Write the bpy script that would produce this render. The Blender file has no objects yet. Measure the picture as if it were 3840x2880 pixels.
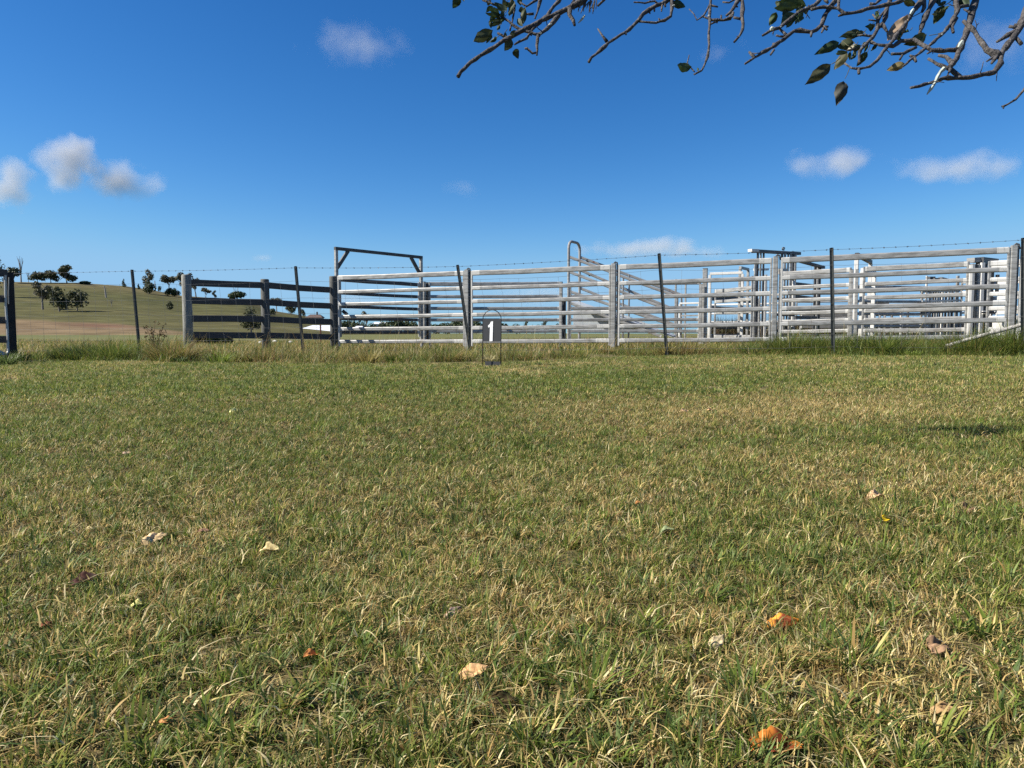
import bpy, math, random
import numpy as np
from mathutils import Vector, Matrix

random.seed(7)
RNG = np.random.default_rng(11)
R = math.radians
sc = bpy.context.scene
COL = sc.collection

# ------------------------------------------------------------------ camera
CAM_H = 0.39
F = 2770.0            # focal length in pixels of the 3840 px wide photograph
PITCH = math.atan(190.0 / F)
cam_d = bpy.data.cameras.new("camera")
cam_d.sensor_width = 36.0
cam_d.lens = 36.0 * F / 3840.0
cam_d.clip_start = 0.05
cam_d.clip_end = 20000
cam = bpy.data.objects.new("camera", cam_d)
COL.objects.link(cam)
cam.location = (0, 0, CAM_H)
cam.rotation_euler = (math.pi / 2 - PITCH, 0, 0)
sc.camera = cam

# ------------------------------------------------------------------ sky, sun, exposure
SUN_EL = R(38)
SUN_AZ = R(-97)       # measured clockwise from +Y (straight ahead); -90 is due left
w = bpy.data.worlds.new("World")
sc.world = w
w.use_nodes = True
nt = w.node_tree
nt.nodes.clear()
sky = nt.nodes.new("ShaderNodeTexSky")
sky.sky_type = 'NISHITA'
sky.sun_disc = False
sky.sun_elevation = SUN_EL
sky.sun_rotation = SUN_AZ
sky.altitude = 1300
sky.air_density = 1.0
sky.dust_density = 0.1
sky.ozone_density = 3.0
bgn = nt.nodes.new("ShaderNodeBackground")
bgn.inputs["Strength"].default_value = 0.10
hsv = nt.nodes.new("ShaderNodeHueSaturation")
hsv.inputs["Saturation"].default_value = 1.12
wo = nt.nodes.new("ShaderNodeOutputWorld")
nt.links.new(sky.outputs[0], hsv.inputs["Color"])
# deeper, cleaner blue of dry high-country air: per-channel response of the sky
EXPO = 1.05
sep = nt.nodes.new("ShaderNodeSeparateColor"); com = nt.nodes.new("ShaderNodeCombineColor")
nt.links.new(hsv.outputs[0], sep.inputs[0])
for i_, (a_in, a_out, gam) in enumerate(((0.88, 0.036, 1.72), (1.91, 0.182, 1.24), (3.95, 0.54, 1.02))):
    dv = nt.nodes.new("ShaderNodeMath"); dv.operation = 'DIVIDE'; dv.inputs[1].default_value = a_in
    pw = nt.nodes.new("ShaderNodeMath"); pw.operation = 'POWER'; pw.inputs[1].default_value = gam
    ml = nt.nodes.new("ShaderNodeMath"); ml.operation = 'MULTIPLY'; ml.inputs[1].default_value = a_out / (0.10 * 2 ** EXPO)
    # the air just above the horizon stays pale blue
    mn = nt.nodes.new("ShaderNodeMath"); mn.operation = 'SMOOTH_MIN'; mn.inputs[1].default_value = (0.31, 0.57, 0.86)[i_] / (0.10 * 2 ** EXPO); mn.inputs[2].default_value = 1.0
    nt.links.new(sep.outputs[i_], dv.inputs[0]); nt.links.new(dv.outputs[0], pw.inputs[0]); nt.links.new(pw.outputs[0], ml.inputs[0]); nt.links.new(ml.outputs[0], mn.inputs[0]); nt.links.new(mn.outputs[0], com.inputs[i_])
nt.links.new(com.outputs[0], bgn.inputs[0])
nt.links.new(bgn.outputs[0], wo.inputs[0])

sd = bpy.data.lights.new("sun", 'SUN')
sd.energy = 5.0
sd.angle = R(0.53)
sd.color = (1.0, 0.93, 0.82)
so = bpy.data.objects.new("sun", sd)
COL.objects.link(so)
SDIR = Vector((math.sin(SUN_AZ) * math.cos(SUN_EL), math.cos(SUN_AZ) * math.cos(SUN_EL), math.sin(SUN_EL)))
so.rotation_euler = SDIR.to_track_quat('Z', 'Y').to_euler()
so.location = SDIR * 50

sc.view_settings.view_transform = 'Standard'
sc.view_settings.look = 'None'
sc.view_settings.exposure = EXPO
sc.view_settings.gamma = 1.0
sc.cycles.max_bounces = 6
sc.cycles.diffuse_bounces = 3
sc.cycles.transparent_max_bounces = 8
sc.cycles.volume_bounces = 1
sc.cycles.use_denoising = False

# ------------------------------------------------------------------ helpers
def at(px, py, Y):
    """photo pixel (3840x2880) seen at forward distance Y -> world point"""
    u = (px - 1920.0) / F
    v = (1440.0 - py) / F
    dy = math.cos(PITCH) + v * math.sin(PITCH)
    dz = -math.sin(PITCH) + v * math.cos(PITCH)
    s = Y / dy
    return Vector((u * s, Y, CAM_H + dz * s))

def to_px(p):
    x, y, z = p[0], p[1], p[2] - CAM_H
    fz = y * math.cos(PITCH) - z * math.sin(PITCH)
    up = y * math.sin(PITCH) + z * math.cos(PITCH)
    return 1920 + F * x / fz, 1440 - F * up / fz

def sstep(a, b, x):
    t = np.clip((np.asarray(x, float) - a) / (b - a), 0, 1)
    return t * t * (3 - 2 * t)

def vnoise(x, y, seed=0):
    x = np.asarray(x, float); y = np.asarray(y, float)
    xi = np.floor(x).astype(np.int64); yi = np.floor(y).astype(np.int64)
    xf = x - xi; yf = y - yi
    def h(a, b):
        n = (a * 374761393 + b * 668265263 + seed * 974634541) & 0x7fffffff
        n = ((n ^ (n >> 13)) * 1274126177) & 0x7fffffff
        return ((n ^ (n >> 16)) & 0xffff) / 65535.0
    u = xf * xf * (3 - 2 * xf); v = yf * yf * (3 - 2 * yf)
    return (h(xi, yi) * (1 - u) + h(xi + 1, yi) * u) * (1 - v) + (h(xi, yi + 1) * (1 - u) + h(xi + 1, yi + 1) * u) * v

def fbm(x, y, seed=0, octv=4):
    s = 0; a = 0.5; tot = 0
    for i in range(octv):
        s = s + a * vnoise(np.asarray(x) * 2 ** i + 17 * i, np.asarray(y) * 2 ** i - 9 * i, seed + i)
        tot += a; a *= 0.5
    return s / tot

def gz(x, y):
    x = np.asarray(x, float); y = np.asarray(y, float)
    tilt = 0.0125 * 14 * np.tanh(x / 14) * (1 - sstep(26, 60, np.hypot(x, y)))
    und = (fbm(x * 1.3, y * 1.3, 3, 3) - 0.5) * 0.02 * (1 - sstep(15, 25, np.hypot(x, y)))
    return tilt + und

def ground_at(px, py, far=60, up=0.0):
    """where the ray through a pixel meets the ground"""
    lo = 0.3
    Y = lo
    while Y < far:
        p = at(px, py, Y)
        if p.z <= float(gz(p.x, p.y)) + up:
            return p
        Y *= 1.004
    return at(px, py, far)

def tag(o, label=None, cat=None, group=None, kind=None):
    if label: o["label"] = label
    if cat: o["category"] = cat
    if group: o["group"] = group
    if kind: o["kind"] = kind
    return o

def empty(name, loc, label, cat, group=None):
    o = bpy.data.objects.new(name, None)
    o.empty_display_size = 0.1
    COL.objects.link(o)
    o.location = loc
    return tag(o, label, cat, group)

class MB:
    def __init__(s):
        s.v = []; s.f = []; s.m = []
    def add(s, vs, fs, mi=0):
        b = len(s.v)
        s.v.extend([tuple(p) for p in vs])
        s.f.extend([tuple(i + b for i in f) for f in fs])
        s.m.extend([mi] * len(fs))
    def beam(s, a, b, wd, ht, up=(0, 0, 1), bev=0.0, mi=0, side=None):
        """box from a to b; ht along up, wd across"""
        a = Vector(a); b = Vector(b)
        d = (b - a).normalized()
        up = Vector(up)
        if abs(d.dot(up)) > 0.98:
            up = Vector(side) if side is not None else Vector((0, 1, 0))
        sd_ = d.cross(up).normalized()
        up2 = sd_.cross(d).normalized()
        hw, hh = wd / 2, ht / 2
        if bev > 0:
            bv = min(bev, hw * 0.98, hh * 0.98)
            prof = [(-hw, -hh + bv), (-hw + bv * .3, -hh + bv * .3), (-hw + bv, -hh), (hw - bv, -hh), (hw - bv * .3, -hh + bv * .3), (hw, -hh + bv),
                    (hw, hh - bv), (hw - bv * .3, hh - bv * .3), (hw - bv, hh), (-hw + bv, hh), (-hw + bv * .3, hh - bv * .3), (-hw, hh - bv)]
        else:
            prof = [(-hw, -hh), (hw, -hh), (hw, hh), (-hw, hh)]
        n = len(prof)
        vs = [a + sd_ * p + up2 * q for p, q in prof] + [b + sd_ * p + up2 * q for p, q in prof]
        fs = [(i, (i + 1) % n, n + (i + 1) % n, n + i) for i in range(n)]
        fs += [tuple(range(n - 1, -1, -1)), tuple(range(n, 2 * n))]
        s.add(vs, fs, mi)
    def tube(s, pts, rad, n=8, mi=0, cap=True):
        pts = [Vector(p) for p in pts]
        if not isinstance(rad, (list, tuple)): rad = [rad] * len(pts)
        ref = Vector((0.13, 0.2, 1)).normalized()
        d0 = (pts[1] - pts[0]).normalized()
        if abs(d0.dot(ref)) > 0.95: ref = Vector((1, 0.2, 0.1)).normalized()
        vs = []; fs = []
        x = d0.cross(ref).normalized()
        for i, p in enumerate(pts):
            if i == 0: d = d0
            elif i == len(pts) - 1: d = (pts[i] - pts[i - 1]).normalized()
            else: d = ((pts[i + 1] - pts[i]).normalized() + (pts[i] - pts[i - 1]).normalized()).normalized()
            x = (x - d * x.dot(d))
            if x.length < 1e-5: x = d.cross(Vector((0.3, 0.5, 0.8)))
            x.normalize()
            y = d.cross(x)
            for k in range(n):
                a_ = 2 * math.pi * k / n
                vs.append(p + (x * math.cos(a_) + y * math.sin(a_)) * rad[i])
        for i in range(len(pts) - 1):
            for k in range(n):
                fs.append((i * n + k, i * n + (k + 1) % n, (i + 1) * n + (k + 1) % n, (i + 1) * n + k))
        if cap:
            fs.append(tuple(range(n - 1, -1, -1)))
            b = (len(pts) - 1) * n
            fs.append(tuple(range(b, b + n)))
        s.add(vs, fs, mi)
    def build(s, name, mats, parent=None, smooth=False):
        if not isinstance(mats, (list, tuple)): mats = [mats]
        me = bpy.data.meshes.new(name)
        off = Vector((0, 0, 0))
        if parent is not None:
            q = parent
            while q is not None:
                off = off + q.location
                q = q.parent
        else:
            arr = np.array(s.v)
            off = Vector((float((arr[:, 0].min() + arr[:, 0].max()) / 2), float((arr[:, 1].min() + arr[:, 1].max()) / 2), float(arr[:, 2].min())))
        me.from_pydata([(p[0] - off.x, p[1] - off.y, p[2] - off.z) for p in s.v], [], s.f)
        for m in mats: me.materials.append(m)
        if len(mats) > 1: me.polygons.foreach_set("material_index", s.m)
        if smooth: me.polygons.foreach_set("use_smooth", [True] * len(me.polygons))
        me.update()
        o = bpy.data.objects.new(name, me)
        COL.objects.link(o)
        if parent is not None: o.parent = parent
        else: o.location = off
        return o

# ------------------------------------------------------------------ materials
def mat(name, rgb, rough=0.6, metal=0.0, var=0.25, scale=8.0, rgb2=None, bump=0.0, bscale=40.0, spec=0.5, stretch=None, thresh=(0.35, 0.65)):
    m = bpy.data.materials.new(name)
    m.use_nodes = True
    n = m.node_tree.nodes; l = m.node_tree.links
    b = n["Principled BSDF"]
    b.inputs["Roughness"].default_value = rough
    b.inputs["Metallic"].default_value = metal
    b.inputs["Specular IOR Level"].default_value = spec
    geo = n.new("ShaderNodeNewGeometry")
    src = geo.outputs["Position"]
    if stretch:
        mp = n.new("ShaderNodeMapping")
        mp.inputs["Scale"].default_value = stretch
        l.new(src, mp.inputs["Vector"]); src = mp.outputs[0]
    nz = n.new("ShaderNodeTexNoise")
    nz.inputs["Scale"].default_value = scale
    nz.inputs["Detail"].default_value = 6
    nz.inputs["Roughness"].default_value = 0.65
    l.new(src, nz.inputs["Vector"])
    cr = n.new("ShaderNodeValToRGB")
    c2 = rgb2 if rgb2 else tuple(c * (1 - var) for c in rgb)
    c1 = rgb if rgb2 else tuple(min(1, c * (1 + var)) for c in rgb)
    cr.color_ramp.elements[0].position = thresh[0]
    cr.color_ramp.elements[1].position = thresh[1]
    cr.color_ramp.elements[0].color = (*c2, 1)
    cr.color_ramp.elements[1].color = (*c1, 1)
    l.new(nz.outputs["Fac"], cr.inputs["Fac"])
    l.new(cr.outputs["Color"], b.inputs["Base Color"])
    if bump > 0:
        nb = n.new("ShaderNodeTexNoise"); nb.inputs["Scale"].default_value = bscale; nb.inputs["Detail"].default_value = 5
        l.new(src, nb.inputs["Vector"])
        bp = n.new("ShaderNodeBump"); bp.inputs["Strength"].default_value = bump; bp.inputs["Distance"].default_value = 0.02
        l.new(nb.outputs["Fac"], bp.inputs["Height"]); l.new(bp.outputs[0], b.inputs["Normal"])
    return m

def attr_mat(name, rough=0.55, trans=0.3, spec=0.3, noise_var=0.0, nscale=3.0):
    """colour from the mesh's own 'col' attribute; thin leaves let light through"""
    m = bpy.data.materials.new(name)
    m.use_nodes = True
    n = m.node_tree.nodes; l = m.node_tree.links
    b = n["Principled BSDF"]
    b.inputs["Roughness"].default_value = rough
    b.inputs["Specular IOR Level"].default_value = spec
    a = n.new("ShaderNodeAttribute"); a.attribute_name = "col"
    csrc = a.outputs["Color"]
    if noise_var > 0:
        geo = n.new("ShaderNodeNewGeometry")
        nz = n.new("ShaderNodeTexNoise"); nz.inputs["Scale"].default_value = nscale; nz.inputs["Detail"].default_value = 6
        l.new(geo.outputs["Position"], nz.inputs["Vector"])
        mr = n.new("ShaderNodeMapRange")
        mr.inputs[1].default_value = 0.3; mr.inputs[2].default_value = 0.7
        mr.inputs[3].default_value = 1 - noise_var; mr.inputs[4].default_value = 1 + noise_var
        l.new(nz.outputs["Fac"], mr.inputs[0])
        mx = n.new("ShaderNodeVectorMath"); mx.operation = 'SCALE'
        l.new(csrc, mx.inputs[0]); l.new(mr.outputs[0], mx.inputs["Scale"])
        csrc = mx.outputs[0]
    l.new(csrc, b.inputs["Base Color"])
    if trans > 0:
        t = n.new("ShaderNodeBsdfTranslucent")
        l.new(csrc, t.inputs["Color"])
        mix = n.new("ShaderNodeMixShader"); mix.inputs[0].default_value = trans
        out = n["Material Output"]
        l.new(b.outputs[0], mix.inputs[1]); l.new(t.outputs[0], mix.inputs[2]); l.new(mix.outputs[0], out.inputs["Surface"])
    return m

M = {}
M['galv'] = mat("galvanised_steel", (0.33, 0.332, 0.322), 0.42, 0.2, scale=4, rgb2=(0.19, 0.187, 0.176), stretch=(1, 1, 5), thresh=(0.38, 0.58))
M['zinc'] = mat("zinc_and_sunlit_steel", (0.45, 0.45, 0.43), 0.5, 0.05, scale=16, rgb2=(0.22, 0.22, 0.212), thresh=(0.3, 0.45))
M['dark_steel'] = mat("dark_and_shaded_steel", (0.06, 0.062, 0.065), 0.55, 0.3, var=0.3, scale=6)  # dark steel, also steel whose shade is put into the colour
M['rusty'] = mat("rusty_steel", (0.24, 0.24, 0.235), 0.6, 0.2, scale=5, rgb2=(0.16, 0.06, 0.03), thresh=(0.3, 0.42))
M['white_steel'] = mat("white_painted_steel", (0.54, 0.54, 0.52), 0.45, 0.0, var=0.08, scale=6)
M['sheet'] = mat("grey_sheet_steel", (0.42, 0.46, 0.49), 0.5, 0.05, var=0.12, scale=2)
M['board'] = mat("weathered_board", (0.075, 0.072, 0.07), 0.85, 0, scale=9, rgb2=(0.04, 0.04, 0.042), stretch=(1, 1, 9), bump=0.3)
M['log'] = mat("grey_timber_post", (0.25, 0.25, 0.225), 0.85, 0, scale=10, rgb2=(0.13, 0.133, 0.12), stretch=(3, 3, 0.5), bump=0.4)
M['log_shaded'] = mat("shaded_timber_post", (0.10, 0.102, 0.095), 0.85, 0, scale=10, rgb2=(0.055, 0.057, 0.053), stretch=(3, 3, 0.5), bump=0.4)
M['pole'] = mat("weathered_pale_pole", (0.42, 0.41, 0.38), 0.6, 0.05, scale=18, rgb2=(0.2, 0.19, 0.17), stretch=(1, 1, 3))
M['picket'] = mat("black_painted_steel", (0.02, 0.024, 0.024), 0.5, 0.0, var=0.4, scale=20)
M['wire'] = mat("fencing_wire", (0.17, 0.175, 0.175), 0.5, 0.4, var=0.2, scale=3)
M['barb'] = mat("barbed_wire_steel", (0.10, 0.10, 0.11), 0.5, 0.4, var=0.3, scale=3)
M['plate'] = mat("charcoal_plate", (0.030, 0.032, 0.037), 0.55, 0, var=0.08, scale=30)
M['white'] = mat("white_vinyl", (0.9, 0.9, 0.9), 0.5, 0, var=0.02, scale=10)
M['rod'] = mat("black_rod", (0.015, 0.015, 0.017), 0.45, 0.2, var=0.2, scale=30)
M['bark'] = mat("apple_bark", (0.095, 0.088, 0.086), 0.9, 0, scale=60, rgb2=(0.028, 0.026, 0.027), bump=0.6, bscale=140, thresh=(0.4, 0.62))
M['lichen'] = mat("pale_lichen", (0.34, 0.38, 0.35), 0.95, 0, var=0.25, scale=80)
M['gumbark'] = mat("gum_bark", (0.16, 0.14, 0.12), 0.9, 0, var=0.35, scale=2)
M['deadwood'] = mat("dead_wood", (0.24, 0.22, 0.2), 0.9, 0, var=0.3, scale=2)
M['roof'] = mat("pale_metal_roof", (0.66, 0.69, 0.72), 0.5, 0.1, var=0.05, scale=0.6)
M['render'] = mat("pink_brick", (0.5, 0.36, 0.28), 0.8, 0, var=0.1, scale=2)
M['glass'] = mat("window_glass", (0.05, 0.06, 0.07), 0.1, 0, var=0.1, scale=1)
M['darkroof'] = mat("brown_tile_roof", (0.09, 0.06, 0.05), 0.8, 0, var=0.2, scale=1)
M['stone'] = mat("pale_stone", (0.6, 0.58, 0.54), 0.85, 0, var=0.15, scale=9, bump=0.4, bscale=20)
M['grass'] = attr_mat("grass_blades", 0.5, 0.42, 0.22)
M['leaf'] = attr_mat("apple_leaf", 0.6, 0.18, 0.25, 0.35, 70)
M['dryleaf'] = attr_mat("fallen_leaf", 0.75, 0.12, 0.15, 0.55, 75)
M['gum'] = attr_mat("gum_foliage", 0.6, 0.15, 0.2)
M['hillmat'] = attr_mat("pasture", 0.95, 0.0, 0.05, 0.30, 0.12)
M['thistle'] = attr_mat("dry_weed", 0.8, 0.1, 0.1)

def fast_mesh(name, V, Fa, colr, material, parent=None, kind=None, smooth=False):
    """numpy mesh: V (n,3), list of (k,3|4) index arrays, per-vertex colour"""
    me = bpy.data.meshes.new(name)
    me.vertices.add(len(V))
    me.vertices.foreach_set("co", np.ascontiguousarray(V, dtype=np.float32).ravel())
    nl = sum(f.size for f in Fa); npoly = sum(len(f) for f in Fa)
    me.loops.add(nl); me.polygons.add(npoly)
    me.loops.foreach_set("vertex_index", np.concatenate([f.ravel() for f in Fa]).astype(np.int32))
    tot = np.concatenate([np.full(len(f), f.shape[1]) for f in Fa]).astype(np.int32)
    start = np.concatenate([[0], np.cumsum(tot)[:-1]]).astype(np.int32)
    me.polygons.foreach_set("loop_start", start)
    if smooth: me.polygons.foreach_set("use_smooth", np.ones(npoly, dtype=bool))
    at_ = me.attributes.new("col", 'FLOAT_COLOR', 'POINT')
    c4 = np.ones((len(V), 4), dtype=np.float32); c4[:, :3] = colr
    at_.data.foreach_set("color", c4.ravel())
    me.materials.append(material)
    me.update(calc_edges=True)
    o = bpy.data.objects.new(name, me)
    COL.objects.link(o)
    if parent is not None: o.parent = parent
    if kind: o["kind"] = kind
    return o

def blades(P, h, wd, ang, bend, S, colr, twist=None, root=None):
    """grass blades as tapering strips. returns V, [quads, tris], C"""
    N = len(P)
    t = np.linspace(0, 1, S + 1)
    dirx = np.cos(ang); diry = np.sin(ang)
    tw = ang + math.pi / 2 + (twist if twist is not None else RNG.normal(0, 0.5, N))
    wx = np.cos(tw); wy = np.sin(tw)
    nv = 2 * S + 1
    V = np.empty((N, nv, 3), dtype=np.float32)
    for i in range(S + 1):
        ti = t[i]
        ho = h * bend * ti ** 1.7
        ve = h * (ti - 0.38 * np.minimum(bend, 1.6) * ti * ti * np.minimum(bend, 1.6) / 1.2)
        cx = P[:, 0] + dirx * ho; cy = P[:, 1] + diry * ho; cz = P[:, 2] + ve
        if i < S:
            hw = wd * 0.5 * (1 - 0.75 * ti ** 2.2)
            V[:, 2 * i, 0] = cx - wx * hw; V[:, 2 * i, 1] = cy - wy * hw; V[:, 2 * i, 2] = cz
            V[:, 2 * i + 1, 0] = cx + wx * hw; V[:, 2 * i + 1, 1] = cy + wy * hw; V[:, 2 * i + 1, 2] = cz
        else:
            V[:, 2 * S, 0] = cx; V[:, 2 * S, 1] = cy; V[:, 2 * S, 2] = cz
    base = (np.arange(N) * nv)[:, None]
    tris = base + np.array([[2 * S - 2, 2 * S - 1, 2 * S]])
    quads = np.empty((0, 4), dtype=np.int64)
    if S > 1:
        quads = np.concatenate([base + np.array([[2 * i, 2 * i + 1, 2 * i + 3, 2 * i + 2]]) for i in range(S - 1)])
    C = np.repeat(colr[:, None, :], nv, axis=1)
    return V.reshape(-1, 3), quads, tris, C.reshape(-1, 3)

def merge_blades(parts):
    Vs = []; Q = []; T = []; C = []; o = 0
    for V, q, t, c in parts:
        Vs.append(V); C.append(c)
        if len(q): Q.append(q + o)
        T.append(t + o); o += len(V)
    fa = []
    if Q: fa.append(np.concatenate(Q))
    fa.append(np.concatenate(T))
    return np.concatenate(Vs), fa, np.concatenate(C)

# ------------------------------------------------------------------ ground sheet
def build_ground():
    radii = np.concatenate([[0.0], np.geomspace(0.25, 40, 150), np.geomspace(44, 6000, 50)])
    angs = np.concatenate([np.linspace(-45, 45, 181), np.linspace(45, 315, 92)[1:-1]])
    nr, na = len(radii), len(angs)
    RR, AA = np.meshgrid(radii[1:], np.radians(angs), indexing='ij')
    X = RR * np.sin(AA); Y = RR * np.cos(AA)
    Z = gz(X, Y)
    V = np.concatenate([[[0, 0, float(gz(0, 0))]], np.stack([X, Y, Z], -1).reshape(-1, 3)])
    idx = 1 + np.arange((nr - 1) * na).reshape(nr - 1, na)
    nxt = np.roll(idx, -1, axis=1)
    q = np.stack([idx[:-1], idx[1:], nxt[1:], nxt[:-1]], -1).reshape(-1, 4)
    tri = np.stack([np.zeros(na, int), idx[0], nxt[0]], -1)
    # soil and thatch near, worn stock yard beyond the rails, dry pasture after that
    x, y = V[:, 0], V[:, 1]; r = np.hypot(x, y)
    n1 = fbm(x * 2.2, y * 2.2, 21)[:, None]
    lawn = np.array([0.15, 0.115, 0.058]) * (1 - n1) + np.array([0.085, 0.085, 0.035]) * n1
    yard = np.array([0.18, 0.135, 0.08]) * (1 - n1) + np.array([0.12, 0.12, 0.05]) * n1
    n2 = fbm(x * 0.03, y * 0.03, 33)[:, None]
    past = np.array([0.15, 0.14, 0.06]) * (1 - n2) + np.array([0.085, 0.105, 0.04]) * n2
    k1 = sstep(11, 16, r)[:, None]; k2 = sstep(30, 60, r)[:, None]
    C = lawn * (1 - k1) + yard * k1
    C = C * (1 - k2) + past * k2
    gm = attr_mat("soil_and_pasture", 0.95, 0.0, 0.05, 0.3, 9)
    o = fast_mesh("ground", V, [tri, q], C, gm, kind="structure", smooth=True)
    return o
build_ground()

# ------------------------------------------------------------------ hill
SKY_PX = [-1600, -900, -300, 0, 62, 300, 480, 560, 690, 756, 919, 1033, 1108, 1153, 1203, 1300, 1500, 1800]
SKY_PY = [990, 1010, 1046, 1056, 1058, 1060, 1074, 1085, 1110, 1115, 1124, 1166, 1178, 1187, 1199, 1222, 1246, 1262]
def ridgeY(px):
    return 520.0 + 30 * math.sin(px * 0.004)
HB = 150.0
def hill_z(px, Y):
    e = (1250 - np.interp(px, SKY_PX, SKY_PY)) / F
    RY = ridgeY(px)
    H = e * RY
    s = (Y - HB) / (RY - HB)
    sc_ = np.clip(s, 0, 1)
    body = H * (0.30 * sc_ + 0.70 * sc_ ** 1.6)
    # the crown rounds over and falls away behind
    over = np.clip(s - 1, 0, 3)
    return -0.6 + CAM_H * 0 + body + 0.6 * sc_ + CAM_H * sc_ - H * 0.35 * over ** 1.3 - 1.0 * (s < 0)
def build_hill():
    pxs = np.linspace(-1600, 1800, 240)
    ss = np.concatenate([np.linspace(-0.02, 1.0, 90), np.linspace(1.02, 3.2, 30)])
    V = []; C = []
    for px in pxs:
        u = (px - 1920) / F
        RY = ridgeY(px)
        for s in ss:
            Y = HB + s * (RY - HB)
            X = u * Y
            n = float(fbm(X * 0.02, Y * 0.02, 5)) - 0.5
            Z = float(hill_z(px, Y)) + n * 1.6 * min(max(s, 0), 1) * (1 - 0.0)
            V.append((X, Y, Z))
            py = 1250 - (Z - CAM_H) / Y * F
            top = np.interp(px, [-400, 65, 300, 450, 560, 690, 760], [1195, 1200, 1206, 1213, 1232, 1246, 1262])
            k = float(sstep(-5, 4, py - top + (fbm(X * .05, Y * .05, 8) - .5) * 14))
            f1 = float(fbm(X * 0.012, Y * 0.03, 40))
            f2 = float(fbm(X * 0.05, Y * 0.15, 44))
            green = np.array([0.085, 0.095, 0.034]) * (1 - f1) + np.array([0.145, 0.128, 0.055]) * f1
            dry = float(sstep(0.78, 1.0, s)) * 0.6
            green = green * (1 - dry) + np.array([0.20, 0.165, 0.085]) * dry
            green = green * (0.50 + 0.34 * f2)
            brown = np.array([0.158, 0.115, 0.066]) * (0.75 + 0.45 * f2)
            red = math.exp(-((px - 380) / 130) ** 2 - ((py - 1219 - (px - 300) * 0.03) / 7) ** 2)
            brown = brown * (1 - 0.75 * red) + np.array([0.12, 0.06, 0.042]) * 0.75 * red
            low = float(sstep(1240, 1262, py))
            brown = brown * (1 - 0.55 * low) + np.array([0.15, 0.125, 0.06]) * 0.55 * low
            C.append(green * (1 - k) + brown * k)
    n, m_ = len(pxs), len(ss)
    idx = np.arange(n * m_).reshape(n, m_)
    q = np.stack([idx[:-1, :-1], idx[1:, :-1], idx[1:, 1:], idx[:-1, 1:]], -1).reshape(-1, 4)
    return fast_mesh("hill", np.array(V), [q], np.array(C), M['hillmat'], kind="structure", smooth=True)
build_hill()

def on_hill(px, py):
    best = None
    RY = ridgeY(px)
    for Y in np.linspace(HB + 2, RY, 400):
        z = float(hill_z(px, Y))
        y_ = 1250 - (z - CAM_H) / Y * F
        if y_ <= py:
            return Vector(((px - 1920) / F * Y, Y, z - 0.3))
    Y = RY + 6
    return Vector(((px - 1920) / F * Y, Y, float(hill_z(px, Y)) - 0.5))

# ------------------------------------------------------------------ distant trees
def leaf_cloud(blobs, n, size, c1, c2, rng):
    """many leaf-clump faces on and in a set of ellipsoids"""
    vol = np.array([b[3] * b[4] * b[5] for b in blobs]) ** 0.7
    cnt = np.maximum(6, (n * vol / vol.sum()).astype(int))
    Vs = []; Cs = []
    for b, k in zip(blobs, cnt):
        d = rng.normal(size=(k, 3)); d /= np.linalg.norm(d, axis=1)[:, None]
        r = rng.uniform(0.35, 1.0, k) ** 0.5 * (1 + rng.normal(0, 0.1, k))
        c = np.array(b[:3]) + d * r[:, None] * np.array(b[3:6])
        a = rng.normal(size=(k, 3)); a /= np.linalg.norm(a, axis=1)[:, None]
        bb = np.cross(a, d + 0.01); bb /= np.linalg.norm(bb, axis=1)[:, None] + 1e-9
        sz = size * rng.uniform(0.5, 1.3, k)[:, None]
        q = np.stack([c - a * sz - bb * sz * .5, c + a * sz * .2 - bb * sz * .7, c + a * sz + bb * sz * .3, c - a * sz * .3 + bb * sz * .7], 1)
        Vs.append(q.reshape(-1, 3))
        f = np.clip(rng.normal(0.5, 0.3, k), 0, 1)[:, None]
        cc = np.array(c1) * (1 - f) + np.array(c2) * f
        Cs.append(np.repeat(cc, 4, axis=0))
    V = np.concatenate(Vs); C = np.concatenate(Cs)
    q = np.arange(len(V)).reshape(-1, 4)
    return V, q, C

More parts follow.
